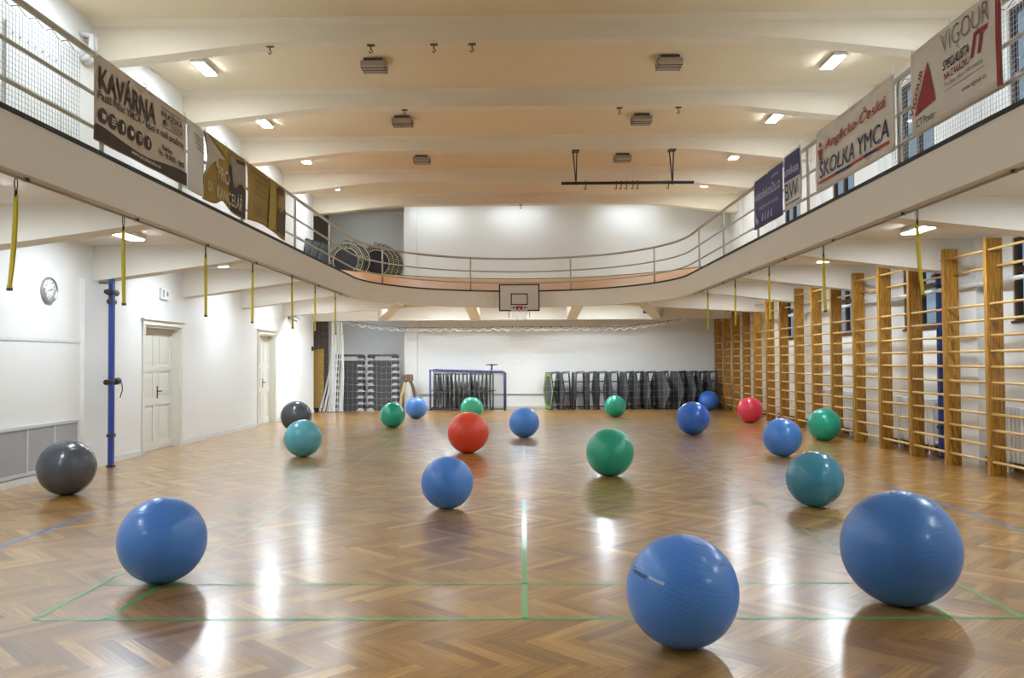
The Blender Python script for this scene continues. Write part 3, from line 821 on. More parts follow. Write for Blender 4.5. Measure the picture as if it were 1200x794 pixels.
# small wall boxes
def sign_box(x, y, z, label, s=.3):
    t = thing('sign_box', label, 'sign', (x, y, z))
    MB().box((x, y-s/2, z-.11), (x+.06, y+s/2, z+.11), .012).build('casing', WHITEP, t)
    mb = MB(); q = lambda a, b: (x+.064, y+a, z+b)
    put_poly(mb, [(-s/2+.03, -.07), (-s/2+.10, -.07), (-s/2+.10, .07), (-s/2+.03, .07)], q)
    put_disc(mb, .06, .0, .05, q)
    mb.build('pictogram', GREYP, t)
sign_box(XL, 16.25, 2.98, 'small white emergency lamp box above the double door', .36)
sign_box(XL, 15.9, 6.35, 'white sign box high on the left wall above the first banner', .42)
mb = MB().tube([(XL+.10, 17.1, 5.2), (XL+.10, 17.1, 6.5)], .075, 12).tube([(XL+.10, 17.1, 6.47), (XL+.10, 17.1, 6.56)], .09, 12)
tag(mb.build('wall_pipe', TRIMW, None, (XL+.1, 17.1, 5.2)), 'white upright pipe on the upper left wall behind the railing', 'pipe')
mb = MB()
for d in (0, .13): mb.tube([(XL, 13.15+d, 6.42), (XL+.12, 13.15+d, 6.45), (XL+.17, 13.15+d, 6.6), (XL+.18, 13.15+d, 6.78), (XL, 13.15+d, 6.82)], .045, 10)
tag(mb.build('elbow_pipe', TRIMW, None, (XL, 13.4, 6.5)), 'pair of white bent pipe stubs at the upper left wall corner', 'pipe')
t = thing('access_panel', 'large white access panel with riveted edges high on left wall', 'panel', (XL, 11.9, 5.6))
MB().box((XL, 11.2, 4.9), (XL+.025, 12.55, 6.25), .006).build('panel', WALL, t)
mb = MB()
for i in range(7): mb.box((XL+.024, 11.32+i*.18, 6.12), (XL+.034, 11.35+i*.18, 6.15))
mb.box((XL+.024, 11.18, 4.9), (XL+.03, 11.20, 6.27)).box((XL+.024, 12.54, 4.9), (XL+.03, 12.56, 6.27))
mb.build('rivet', GREYP, t)
mb = MB().box((XL, 24.9, 2.92), (XL+.05, 25.3, 3.05), .01).tube([(XL+.05, 25.0, 3.0), (XL+.25, 25.0, 2.98), (XL+.25, 25.3, 2.94)], .018, 8).tube([(XL+.05, 25.2, 2.93), (XL+.2, 25.2, 2.86)], .02, 8)
tag(mb.build('wall_bracket', GREYP, None, (XL, 25.1, 2.95)), 'small grey bracket on the left wall behind a yellow strap', 'bracket')
mb = MB().box((XL+.0, 27.72, 2.02), (XL+.07, 27.86, 2.16), .01).tube([(XL+.07, 27.79, 2.09), (XL+.13, 27.79, 2.07)], .03, 8)
tag(mb.build('wall_socket', DKMET, None, (XL, 27.8, 2.1)), 'small dark fitting at the end edge of the left wall', 'fitting')
# ------------------------------------------------------------------ right wall fittings
tag(MB().tube([(XR-.20, 8.5, 2.80), (XR-.20, 27.5, 2.80)], .035, 10).build('wall_pipe', TRIMW, None, (XR-.2, 18, 2.8)), 'white pipe running along the right wall behind the wall bars', 'pipe')
def radiator(y, label):
    t = thing('radiator', label, 'radiator', (XR-.12, y, .12), 'radiators behind the wall bars')
    for i in range(16):
        yy = y-.8+i*.105
        MB().box((XR-.19, yy, .16), (XR-.05, yy+.085, .96), .02).build('section', TRIMW, t)
    mb = MB().tube([(XR-.12, y-.85, .22), (XR-.12, y+.9, .22)], .03, 8).tube([(XR-.12, y-.85, .9), (XR-.12, y+.9, .9)], .03, 8).tube([(XR-.12, y+.9, .9), (XR-.12, y+1.02, .9), (XR-.12, y+1.02, .0)], .016, 8)
    for yy in (y-.6, y+.6): mb.box((XR-.16, yy-.02, 0), (XR-.08, yy+.02, .2))
    mb.build('pipework', TRIMW, t)
    MB().tube([(XR-.12, y+.86, .9), (XR-.2, y+.86, .9)], .03, 8).build('valve', GREYP, t)
radiator(11.95, 'white ribbed radiator behind the wall bars, nearest the camera')
radiator(15.55, 'white ribbed radiator behind the wall bars, by the blue post')
radiator(19.15, 'white ribbed radiator behind the wall bars, farthest in view')
mb = MB().tube([(5.2, 18.2, 3.40), (6.6, 18.2, 3.40)], .07, 12).box((6.3, 18.05, 3.33), (6.85, 18.35, 3.55), .02)
tag(mb.build('ceiling_duct', mat('duct_grey', '#a5a49c', .5), None, (6, 18.2, 3.4)), 'pale grey duct tube under the right gallery', 'duct')
mb = MB().tube([(XR, 18.3, 6.2), (XR-.45, 18.3, 6.15), (XR-.5, 18.3, 6.45)], .05, 10)
tag(mb.build('elbow_pipe', TRIMW, None, (XR-.3, 18.3, 6.3)), 'white bent pipe on the upper right wall below a beam', 'pipe')
# ------------------------------------------------------------------ banners on the railing
def surf(side, ynear, yfar, z0, h, wob=.02, ph=0.0, lift=0.0):
    """point on a hung banner: x metres along the reading direction, y metres up"""
    L = yfar-ynear
    def fn(x, y, e=lift):
        d = .075+wob*math.sin(4.1*x+ph)*math.sin(PI*min(1, max(0, (h-y)/h)))+.004*math.sin(9*x+2*ph)*(1-y/h)+e
        if side < 0: return (GCX-GA-.06+d, ynear+x, z0+y)
        return (GCX+GA+.06-d, yfar-x, z0+y)
    return fn
def lifted(fn, e): return lambda x, y: fn(x, y, e)
def cloth(fn, w_, h, nx=40, ny=10, bot=None, left=None, top=None, th=.004):
    mb = MB(); vs = []
    for e in (0, -th):
        for i in range(nx+1):
            for j in range(ny+1):
                x = w_*i/nx; b = bot(x) if bot else 0; tp = top(x) if top else h; y = b+(tp-b)*j/ny
                xx = x
                if left: xx = x+(1-i/nx)*left(y)
                vs.append(fn(xx, y, e))
    n1 = (nx+1)*(ny+1); fs = []
    for i in range(nx):
        for j in range(ny):
            a = i*(ny+1)+j; q = (a, a+1, a+ny+2, a+ny+1); fs.append(q); fs.append(tuple(k+n1 for k in q[::-1]))
    ring = [i*(ny+1) for i in range(nx+1)]+[nx*(ny+1)+j for j in range(1, ny+1)]+[i*(ny+1)+ny for i in range(nx-1, -1, -1)]+[j for j in range(ny-1, 0, -1)]
    for a, b in zip(ring, ring[1:]+ring[:1]): fs.append((a, b, b+n1, a+n1))
    return mb.add(vs, fs, True)
def strip(fn, x0, x1, lo, hi, n=30):
    """printed band between two curves"""
    mb = MB(); vs = []
    for i in range(n+1):
        x = x0+(x1-x0)*i/n; vs += [fn(x, lo(x)), fn(x, (lo(x)+hi(x))/2), fn(x, hi(x))]
    return mb.add(vs, [(i*3+j, i*3+j+1, i*3+4+j, i*3+3+j) for i in range(n) for j in (0, 1)])
def banner(label, side, ya, yb, z0): return thing('banner', label, 'banner', (GCX+side*(GA-.02), (ya+yb)/2, z0), 'banners on the gallery railing')
def eyelets(fn, w_, h, t):
    for x in (.04, w_/2, w_-.04):
        MB().tube([fn(x, h-.03, .004), fn(x, h+.03, .012), fn(x, h+.06, -.02)], .006, 6).build('tie', NETW, t)

# cafe banner, beige with a brown foot
BW_, BH = 2.15, .82; BRN = mat('banner_brown', '#43342d', .7)
fn = surf(-1, 7.80, 9.95, 3.74, BH, .008, .4); f1 = lifted(fn, .012); f2 = lifted(fn, .02)
t = banner('beige banner with large brown lettering and a dark brown foot', -1, 7.85, 9.95, 3.74)
cloth(fn, BW_, BH).build('cloth', mat('banner_beige', '#c6b9a6', .75, var=.04), t)
strip(f1, 0, BW_, lambda x: .004, lambda x: .125+.03*math.sin(1.6+3.1*x)).build('foot_band', BRN, t)
mb = MB()
put_text(mb, 'KAVÁRNA', f1, .07, 1.32, .49, .77, .018)
put_text(mb, 'Pasáž Palác YMCA • káva z naší pražírny', f1, .05, 2.06, .375, .475, .016, 0, .01)
put_text(mb, 'PRAŽSKÁ', f1, 1.46, 2.02, .635, .715, .02); put_text(mb, 'TULCA', f1, 1.68, 2.02, .545, .615, .0)
put_text(mb, 'Otevřeno', f1, 1.46, 1.74, .27, .33, .03); put_text(mb, 'Po - Pá 08:00 - 18:00', f1, 1.40, 2.07, .19, .255, .03)
for (a, b) in ((.735, .742), (.525, .532)): put_poly(mb, [(1.44, a), (2.04, a), (2.04, b), (1.44, b)], f1)
put_disc(mb, 1.55, .585, .05, f1, 16, .035)
for i in range(6): put_disc(mb, .14+i*.2, .255, .085, f1, 24, .075)
mb.build('lettering', BRN, t)
mb = MB()
put_text(mb, 'www.prazskatulca.cz', f2, .72, 1.42, .03, .085, .012)
for i in range(6):
    c = .14+i*.2
    if i % 3 == 0: put_poly(mb, [(c-.03, .225), (c+.03, .225), (c+.04, .275), (c-.04, .275)], f2)
    elif i % 3 == 1:
        for q in (.225, .25, .275): put_poly(mb, [(c-.04, q), (c+.04, q), (c+.04, q+.012), (c-.04, q+.012)], f2)
    else: put_poly(mb, [(c-.015, .215), (c+.015, .215), (c+.02, .29), (c-.02, .29)], f2)
put_poly(mb, [(1.535, .555), (1.55, .555), (1.565, .615), (1.55, .615)], f2)
mb.build('light_print', mat('banner_cream', '#d8cfc0', .7), t)
eyelets(fn, BW_, BH, t)
# small white sheet beside it
fn = surf(-1, 10.0, 10.55, 3.72, .84, .006, 1.2); f1 = lifted(fn, .011)
t = banner('narrow white sheet with a faded print beside the beige banner', -1, 10.0, 10.55, 3.72)
cloth(fn, .52, .84, 10, 8).build('cloth', mat('sheet_white', '#d9d8d5', .8), t)
mb = MB()
for q, a, b in ((.72, .18, .48), (.68, .2, .5), (.63, .22, .5), (.58, .26, .5)): put_poly(mb, [(a, q-.1*(a)), (b, q-.1*b), (b, q+.025-.1*b), (a, q+.025-.1*a)], f1)
mb.build('faded_print', mat('faded_tan', '#b9a48f', .8), t)
# gold banner with a folded corner
GOLD = mat('banner_gold', '#9a7c2c', .6, var=.2, scale=4); GOLDL = mat('banner_gold_light', '#a89230', .6, var=.15, scale=5)
DKP = mat('banner_dark_print', '#332c30', .65, var=.2, scale=5); CRM = mat('banner_cream_print', '#cdbd97', .7)
gw, gh = 1.62, .86
fn = surf(-1, 10.5, 12.12, 3.70, gh, .010, 2.2); f1 = lifted(fn, .011); f2 = lifted(fn, .019)
t = banner('gold and black banner with pale lettering, its upper left corner folded over', -1, 10.5, 12.12, 3.70)
cloth(fn, gw, gh, 40, 12, bot=lambda x: .0+.10*math.exp(-((x-.72)/.22)**2), left=lambda y: .0 if y < .3 else .26*math.sin((y-.3)/(gh-.3)*PI*.5)*(1-(y-.3)/(gh-.3))*1.6).build('cloth', GOLD, t)
mb = MB(); put_poly(mb, [(.02, gh-.01), (.12, .62), (.0, .30), (.18, .45), (.50, .62), (.78, .66)], f2)
mb.build('folded_corner', mat('banner_back', '#b9b2a4', .8), t)
mb = MB(); put_poly(mb, [(.20, gh-.01), (.86, gh-.01), (.80, .69)], f2); mb.build('fold_edge', GOLDL, t)
mb = MB(); put_poly(mb, [(.98, .02), (1.58, .015), (1.58, .40), (1.42, .46), (1.3, .44), (1.2, .38), (1.08, .36), (1.02, .62), (.94, .66), (.92, .5)], f1)
put_poly(mb, [(1.2, .72), (1.55, .76), (1.55, .80), (1.2, .78)], f1)
mb.build('dark_print', DKP, t)
mb = MB(); put_poly(mb, [(1.06, .42), (1.24, .44), (1.36, .50), (1.54, .46), (1.56, .72), (1.16, .74), (1.04, .80), (.98, .76)], f1); mb.build('pale_print', mat('banner_pale', '#9a8f7c', .7, var=.25, scale=9), t)
mb = MB()
put_text(mb, 'PRO', f2, .50, .92, .36, .54, .01, 0, -.05); put_text(mb, 'KANCELÁŘ', f2, .45, 1.42, .10, .33, .01, 0, -.02); put_text(mb, 'I', f2, .42, .5, .5, .62, .01); put_text(mb, 'OI', f2, .12, .26, .13, .26, .01)
mb.build('lettering', CRM, t)
eyelets(fn, gw, gh, t)
gw = 1.95
fn = surf(-1, 12.2, 14.15, 3.70, gh, .015, .9); f1 = lifted(fn, .011); f2 = lifted(fn, .019)
t = banner('gold banner with faint ornament and a brown figure at its far end', -1, 12.2, 14.15, 3.70)
cloth(fn, gw, gh, 40, 12, bot=lambda x: .02+.04*math.sin(2.2*x)).build('cloth', GOLD, t)
mb = MB(); put_poly(mb, [(1.0, .05), (1.38, .06), (1.38, .84), (1.1, .84)], f1); mb.build('light_panel', GOLDL, t)
mb = MB(); put_poly(mb, [(1.42, .07), (1.9, .06), (1.93, .45), (1.85, .5), (1.72, .44), (1.58, .48), (1.45, .44)], f1); put_poly(mb, [(1.48, .66), (1.8, .70), (1.88, .80), (1.6, .83), (1.45, .76)], f1); mb.build('dark_print', mat('banner_redbrown', '#4f3626', .65, var=.3, scale=6), t)
mb = MB(); put_poly(mb, [(1.5, .46), (1.62, .40), (1.8, .44), (1.88, .54), (1.86, .70), (1.7, .66), (1.52, .68)], f1); mb.build('pale_print', mat('banner_tan', '#a58450', .7, var=.3, scale=9), t)
mb = MB()
for q, a, b in ((.74, .12, .92), (.64, .3, 1.0), (.54, .35, .95), (.44, .3, .92), (.22, .25, 1.2), (.15, .3, 1.1)):
    x = a
    while x < b:
        put_poly(mb, [(x, q), (x+.035, q+.02), (x+.05, q+.06), (x+.02, q+.05)], f1); x += .08
mb.build('ornament', mat('banner_olive', '#6b571d', .7, var=.2), t)
eyelets(fn, gw, gh, t)
# blue banners on the right
NAVY = mat('banner_navy', '#2f2f6b', .55, var=.12, scale=4); LIL = mat('banner_lilac', '#b9b6d6', .6)
bw, bh = 2.05, .80
fn = surf(1, 12.65, 14.2, 3.80, bh, .010, .3); f1 = lifted(fn, .011)
bw = 1.55
t = banner('navy blue banner with white web address at the far right railing', 1, 12.65, 14.2, 3.80)
cloth(fn, bw, bh, 30, 10).build('cloth', NAVY, t)
mb = MB(); put_text(mb, 'videolekce2u.cz', f1, .08, 1.46, .44, .60, .015); put_text(mb, 'online', f1, 1.0, 1.35, .66, .72, 0); put_text(mb, 'jazykové kurzy', f1, .35, 1.35, .26, .34, .005)
put_poly(mb, [(.1, .36), (.16, .2), (.3, .1), (.22, .05), (.12, .12)], f1)
for i in range(4): put_poly(mb, [(.45+i*.16, .08), (.52+i*.16, .08), (.54+i*.16, .2), (.5+i*.16, .2)], f1)
mb.build('lettering', LIL, t); eyelets(fn, bw, bh, t)
fn = surf(1, 11.8, 12.55, 3.84, .80, .012, 1.3); f1 = lifted(fn, .011); f2 = lifted(fn, .019)
t = banner('narrow white-edged banner, navy above and pale below, beside the navy one', 1, 11.8, 12.55, 3.84)
cloth(fn, .74, .80, 16, 10).build('cloth', mat('sheet_white', '#d9d8d5', .8), t)
mb = MB(); put_poly(mb, [(.05, .40), (.69, .40), (.69, .77), (.05, .77)], f1); mb.build('navy_field', NAVY, t)
mb = MB(); put_text(mb, 'unikaa', f2, .08, .66, .47, .60, .02); mb.build('lettering', LIL, t)
mb = MB(); put_text(mb, 'BW', f2, .09, .64, .12, .36, -.005); put_poly(mb, [(.05, .06), (.69, .06), (.69, .075), (.05, .075)], f1); mb.build('dark_lettering', DKP, t)
eyelets(fn, .74, .80, t)
# kindergarten banner
OFFW = mat('banner_offwhite', '#d4cdc2', .75, var=.04)
kw, kh = 2.36, .80
fn = surf(1, 8.85, 11.2, 3.82, kh, .007, .7); f1 = lifted(fn, .011); f2 = lifted(fn, .019)
t = banner('off-white banner with red script over dark blue capitals and a striped rule', 1, 8.85, 11.2, 3.82)
cloth(fn, kw, kh).build('cloth', OFFW, t)
REDP = mat('banner_red', '#a8332b', .65); BLUP = mat('banner_blue', '#232a55', .65)
mb = MB(); put_text(mb, 'Anglicko-Česká', f1, .36, 2.18, .46, .66, .008, .25, .01)
put_disc(mb, .2, .60, .035, f1); put_poly(mb, [(.12, .54), (.28, .54), (.24, .42), (.26, .34), (.2, .42), (.14, .34), (.16, .42)], f1)
for a, b in ((.12, .72), (1.15, 1.6)): put_poly(mb, [(a, .10+.0*a), (b, .10), (b, .135), (a, .135)], f1)
put_poly(mb, [(1.95, .10), (2.24, .10), (2.24, .135), (1.95, .135)], f1)
mb.build('red_print', REDP, t)
mb = MB(); put_text(mb, 'ŠKOLKA YMCA', f1, .16, 2.24, .17, .43, .0, .12)
for a, b in ((.72, 1.15), (1.6, 1.95)): put_poly(mb, [(a, .10), (b, .10), (b, .135), (a, .135)], f1)
mb.build('blue_lettering', BLUP, t); eyelets(fn, kw, kh, t)
# IT company banner
vw, vh = 1.6, .82
fn = surf(1, 6.85, 8.45, 3.86, vh, .006, 2.0); f1 = lifted(fn, .011); f2 = lifted(fn, .019)
t = banner('off-white banner with a red triangle and a red edge, nearest on the right railing', 1, 6.85, 8.45, 3.86)
cloth(fn, vw, vh, bot=lambda x: .0).build('cloth', OFFW, t)
MRED = mat('banner_maroon', '#8e1d22', .6); GRYP = mat('banner_grey', '#6d6a68', .65)
mb = MB(); put_poly(mb, [(.08, .17), (.50, .22), (.36, .62)], f1)
put_text(mb, 'IT', f1, 1.14, 1.42, .37, .575, .03, .3); put_text(mb, 'NA ZAKÁZKU', f1, .66, 1.12, .34, .42, .015)
mb.build('red_print', MRED, t)
def slant(a, b):
    # baseline that climbs the triangle's left flank
    d = Vector((.30, .52)).normalized(); nn = Vector((-d.y, d.x)); p = Vector((.05, .17))+d*a+nn*b
    return f1(p.x, p.y)
mb = MB(); put_text(mb, 'VIGOUR', slant, .0, .46, .0, .075, .02); mb.build('slanted_lettering', MRED, t)
mb = MB(); put_text(mb, 'ICT Power', f1, .11, .50, .05, .13, .005); put_text(mb, 'SPECIALISTA', f1, .64, 1.12, .43, .52, .02, .2); put_text(mb, 'www.vigour.cz', f1, .98, 1.38, .12, .17, .005)
mb.build('dark_lettering', DKP, t)
mb = MB(); put_text(mb, 'VIGOUR', f1, .62, 1.44, .60, .775, -.012); put_text(mb, 'Tvoříme řešení informatiky', f1, .66, 1.34, .26, .32, 0); put_poly(mb, [(.66, .235), (1.36, .235), (1.36, .24), (.66, .24)], f1)
mb.build('grey_lettering', GRYP, t)
strip(f1, 1.53, vw, lambda x: .0, lambda x: vh).build('red_edge', MRED, t)
eyelets(fn, vw, vh, t)
# nets tied to the railing at the near end
def rail_net(x, y0, y1, label):
    t = thing('railing_net', label, 'net', (x, (y0+y1)/2, 3.67)); mb = MB(); s = .045
    ys = [y0+i*s for i in range(int((y1-y0)/s)+1)]; zs = [3.67+i*s for i in range(20)]
    for y in ys: mb.tube([(x, y, 3.67), (x, y, zs[-1])], .0027, 3, caps=False)
    for z in zs: mb.tube([(x, y0, z), (x, ys[-1], z)], .0027, 3, caps=False)
    mb.build('mesh_cord', NETG, t, fix=False)
    mb = MB()
    for i in range(int((y1-y0)/.25)): mb.tube([(x, y0+i*.25, zs[-1]), (x, y0+i*.25+.1, 4.57), (x, y0+i*.25+.22, zs[-1])], .004, 4, caps=False)
    mb.build('lacing', DKMET, t, fix=False)
rail_net(GCX-GA-.10, 5.2, 7.80, 'white square-mesh net on the left railing, beside the beige banner')
rail_net(GCX+GA+.10, 5.0, 9.2, 'white square-mesh net on the right railing, below the triangle banner')
# ------------------------------------------------------------------ storage along the far wall
STEPD = mat('step_dark', '#3b3c40', .6); STEPT = mat('step_top', '#46484c', .7, bump=.3, bscale=90); FOOTG = mat('step_foot', '#b3b5b6', .6)
def step_proto(solid=True):
    t = thing('step_platform', 'x', 'step platform', (0,0,0), 'step platforms in two stacks')
    L, D, H = 1.08, .40, .205
    mb = MB().prism([(-L/2+.02, H-.065), (L/2-.02, H-.065), (L/2-.06, H), (-L/2+.06, H)], 1, -D/2, D/2); mb.box((-.33, -D/2+.002, -.006), (.33, D/2-.002, H-.06)) if solid else None
    mb.build('deck', STEPD, t)
    MB().box((-L/2+.08, -D/2+.02, H), (L/2-.08, D/2-.02, H+.006)).build('top_mat', STEPT, t)
    for s in (-1, 1):
        mb = MB().prism([(s*.31, .08), (s*.50, .08), (s*.52, H-.065), (s*.31, H-.065)], 1, -D/2+.01, D/2-.01); mb.build('leg', STEPD, t)
        mb = MB().prism([(s*.30, .0), (s*.54, .0), (s*.54, .035), (s*.49, .05), (s*.45, .085), (s*.36, .085), (s*.33, .04), (s*.30, .035)], 1, -D/2-.005, D/2+.005); mb.build('foot', FOOTG, t)
    return t
p0 = step_proto(); ptop = step_proto(False); firsts = True; firstt = True
lev = ['bottom', 'second', 'third', 'fourth', 'fifth', 'sixth', 'seventh', 'eighth', 'top']
for sx, side in ((-5.93, 'left'), (-4.76, 'right')):
    for k in range(9):
        lab = 'dark step platform with grey feet, %s of the %s stack' % (lev[k]+(' one' if k in (0, 8) else ' from the bottom'), side)
        dx = random.uniform(-.012, .012); loc = (sx+dx, 29.05, .0+k*.2115)
        if k == 8:
            if firstt: ptop.location = loc; ptop['label'] = lab; firstt = False
            else: copy_tree(ptop, loc, lab)
        elif firsts: p0.location = loc; p0['label'] = lab; firsts = False
        else: copy_tree(p0, loc, lab)
# rack of trampolines (left of centre)
TRF = mat('trampoline_frame', '#2a2b2f', .45, .1); TRM = mat('trampoline_mat', '#505258', .75); TRP = mat('trampoline_pad', '#5a5c61', .7)
def hexring(R, rot=PI/6): return [(R*math.cos(rot+2*PI*i/6), R*math.sin(rot+2*PI*i/6)) for i in range(6)]
def hex_trampoline(name='fitness_trampoline', R=.62, handle=True, pad=None, group='x'):
    """stands on a flat side: the mat lies in local XZ, handle frame folded beside it"""
    t = thing(name, 'x', 'trampoline', (0,0,0), group); h = R*math.cos(PI/6)*1.14
    P = [(x, z*1.14) for x, z in hexring(R, 0)]
    mb = MB().tube([(x, 0, h+z+.02) for x, z in P], .022, 8, closed=True)
    for x, z in P: mb.tube([(x*.97, 0, h+z*.97+.02), (x*.97, .09, h+z*.97+.02)], .016, 6)
    mb.build('frame', TRF, t)
    mb = MB(); mb.prism([(x*.80, h+z*.80+.02) for x, z in P], 1, -.008, .008); mb.build('mat', TRM, t)
    mb = MB(); vs = []
    for x, z in P: vs += [(x*.97, -.02, h+z*.97+.02), (x*.80, -.02, h+z*.80+.02), (x*.80, .02, h+z*.80+.02), (x*.97, .02, h+z*.97+.02)]
    mb.add(vs, [(i*4+j, i*4+(j+1) % 4, ((i+1) % 6)*4+(j+1) % 4, ((i+1) % 6)*4+j) for i in range(6) for j in range(4)]); mb.build('pad', pad or TRP, t)
    if handle:
        # U-shaped grab frame with cross bars, swung out at the side
        g = MB()
        g.tube([(.10, .07, .03), (.06, .08, .6), (.02, .10, 1.22), (.02, .34, 1.22), (.06, .36, .6), (.10, .37, .03)], .030, 8)
        for z in (.10, .58, .94): g.tube([(.06, .08, z), (.06, .36, z)], .021, 6)
        g.tube([(.02, .08, 1.25), (.02, .37, 1.27)], .022, 6)
        g.build('grab_frame', TRF, t)
    return t
G1 = 'folded trampolines along the far wall'
proto = hex_trampoline(group=G1)
# (left px-derived x of the mat, yaw) : distances in metres along the wall
row = [(.85, 76), (1.22, 76), (1.68, 88), (2.12, 84), (2.45, 83), (2.85, 82), (3.36, 79), (3.70, 78), (4.08, 78), (4.60, 64), (5.12, 72), (5.52, 70), (5.86, 88), (6.18, 87)]
nth = ['leftmost of the row, with a green pad', 'second from the left in the row', 'third from the left in the row', 'fourth from the left in the row', 'fifth from the left in the row', 'sixth from the left in the row', 'seventh from the left in the row', 'seventh from the right in the row', 'sixth from the right in the row', 'fifth from the right, widest of the row', 'fourth from the right in the row', 'third from the right in the row', 'second from the right in the row', 'rightmost, in the corner by the wall bars']
lab = nth
gp = mat('lime_pad', '#86a83e', .6)
for k, (x, yaw) in enumerate(row):
    loc = (x, 28.86, 0); rot = (0, math.radians(random.uniform(-1.5, 1.5)), -math.radians(yaw)); L_ = 'folded black trampoline standing on edge, '+lab[k]
    if k == 0:
        o = hex_trampoline(pad=gp, group=G1); o.location = loc; o.rotation_euler = rot; o['label'] = L_
    elif k == 1: proto.location = loc; proto.rotation_euler = rot; proto['label'] = L_
    else: copy_tree(proto, loc, L_, rot)
# the blue rack and its trampolines
rk = thing('storage_rack', 'blue tube rack holding upright trampolines by the far wall', 'rack', (-1.85, 28.9, 0))
MB().tube([(-3.08, 28.2, .03), (-3.08, 28.2, 1.36), (-2.2, 28.2, 1.34), (-.70, 28.2, 1.29), (-.62, 28.2, 1.24), (-.62, 28.2, .02)], .036, 8).build('front_frame', mat('rack_blue', '#3a3f7d', .45), rk)
MB().tube([(-3.08, 29.4, .03), (-3.08, 29.4, 1.36), (-.70, 29.4, 1.29), (-.62, 29.4, 1.24), (-.62, 29.4, .02)], .03, 8).tube([(-3.08, 28.2, .08), (-3.08, 29.4, .08)], .025, 8).tube([(-.62, 28.2, .08), (-.62, 29.4, .08)], .025, 8).build('rear_frame', DKMET, rk)
MB().tube([(-3.08, 28.2, .68), (-.9, 28.2, .68)], .014, 6).tube([(-3.08, 28.2, .07), (-.62, 28.2, .07)], .02, 6).tube([(-1.0, 28.2, .03), (-1.0, 28.2, 1.32)], .028, 8).build('cross_bar', DKMET, rk)
G2 = 'trampolines in the blue rack'
p2 = hex_trampoline(handle=False, group=G2, R=.60, pad=mat('pad_light', '#a9a9aa', .7))
for k in range(15):
    loc = (-2.96+k*.132, 28.80, .03); rot = (0, math.radians(random.uniform(-2, 2)), -math.radians(random.uniform(84, 93)))
    pos = ['leftmost in the blue rack', 'second from the left in the blue rack', 'third from the left in the blue rack', 'fourth from the left in the blue rack', 'fifth from the left in the blue rack', 'sixth from the left in the blue rack', 'seventh from the left in the blue rack', 'middle one in the blue rack', 'seventh from the right in the blue rack', 'sixth from the right in the blue rack', 'fifth from the right in the blue rack', 'fourth from the right in the blue rack', 'third from the right in the blue rack', 'second from the right in the blue rack', 'rightmost in the blue rack'][k]
    L_ = 'dark trampoline stood on edge, '+pos
    if k == 0: p2.location = loc; p2.rotation_euler = rot; p2['label'] = L_
    else: copy_tree(p2, loc, L_, rot)
mb = MB().tube([(-1.08, 28.9, 1.24), (-1.06, 28.9, 1.5)], .03, 8).lathe([(.03, 0), (.20, .02), (.21, .04), (.03, .05)], (-1.06, 28.9, 1.5), 2, 20)
tag(mb.build('round_stool', DKMET, None, (-1.07, 28.9, 1.3)), 'dark disc on a stem lying on top of the blue rack', 'stand')
# folded wooden trestle beside the step stacks
t = thing('wooden_trestle', 'folded wooden trestle with brown padded head between step stacks and pilaster', 'trestle', (-3.95, 28.7, 0))
MB().box((-4.02, 28.6, .98), (-3.72, 28.85, 1.22), .05).build('padded_head', mat('brown_leather', '#6b4f40', .6), t)
MB().tube([(-3.82, 28.72, 1.02), (-3.72, 28.72, .80), (-3.58, 28.72, .02)], .05, 8).build('leg', mat('brown_leather', '#6b4f40', .6), t)
MB().tube([(-3.96, 28.72, 1.0), (-4.1, 28.72, .5), (-4.18, 28.72, .02)], .055, 8).build('leg', wood('pale_wood', '#b58d57', '#cfae7c', 2), t)
# yellow gym mat in the alcove
t = thing('gym_mat', 'tall yellow gym mat leaning in the far left alcove', 'mat', (-7.05, 28.4, 0))
MB().box((-7.5, 28.35, .12), (-6.66, 28.5, 2.08), .03).build('mat_body', mat('yellow_mat', '#a8863a', .6), t)
MB().box((-7.5, 28.3, .0), (-6.62, 28.52, .13), .03).build('base_strip', BLACK, t)
# conduit along the far wall
tag(MB().tube([(-3.6, YF-.03, .50), (.75, YF-.03, .50), (6.9, YF-.03, .50)], .02, 8).build('wall_conduit', mat('conduit', '#a7a39a', .5), None, (0, YF, .5)), 'thin grey conduit running low along the far wall', 'pipe')
t = thing('small_speaker', 'small black box on the beam under the far gallery', 'speaker', (4.05, 27.95, 3.25))
MB().box((3.94, 27.86, 3.18), (4.16, 28.0, 3.32), .01).build('case', BLACK, t); MB().box((3.96, 27.85, 3.2), (4.14, 27.862, 3.3)).build('grille', DKMET, t)
# protective net hung in front of the stores
def wire_z(x):
    if x < -4.3: return 2.78+.42*((-4.3-x)/2.6)**1.4
    if x > 3.0: return 2.72+.45*((x-3.0)/3.5)**1.3
    return 2.74
NX0, NX1, NYY = -6.75, 6.5, 28.08
t = thing('storage_net', 'sheer white net on a sagging wire in front of the stored equipment', 'net', (0, NYY, 0))
MB().tube([(NX0+(NX1-NX0)*i/60, NYY, wire_z(NX0+(NX1-NX0)*i/60)+.03) for i in range(61)], .006, 5).build('wire', DKMET, t)
mb = MB(); sp = .16; nxs = int((NX1-NX0)/sp); SC_ = .32
def gather(u):
    """net column u (metres along the wire) -> x, bunched at the left end"""
    return u
def net_pt(x, f):
    zt = wire_z(x)-.10*abs(math.sin(PI*(x-NX0)/SC_))
    y = NYY-.06*math.sin(2*PI*(x-NX0)/SC_)*(.3+.7*(1-f))
    return (x, y, .02+(zt-.02)*f)
for i in range(nxs+1):
    x = NX0+i*sp; mb.tube([net_pt(x, f) for f in (0, .25, .5, .75, 1)], .0014, 3, caps=False)
for j in range(14):
    mb.tube([net_pt(NX0+(NX1-NX0)*i/330, j/13) for i in range(331)], .0014 if j < 13 else .014, 3, caps=False)
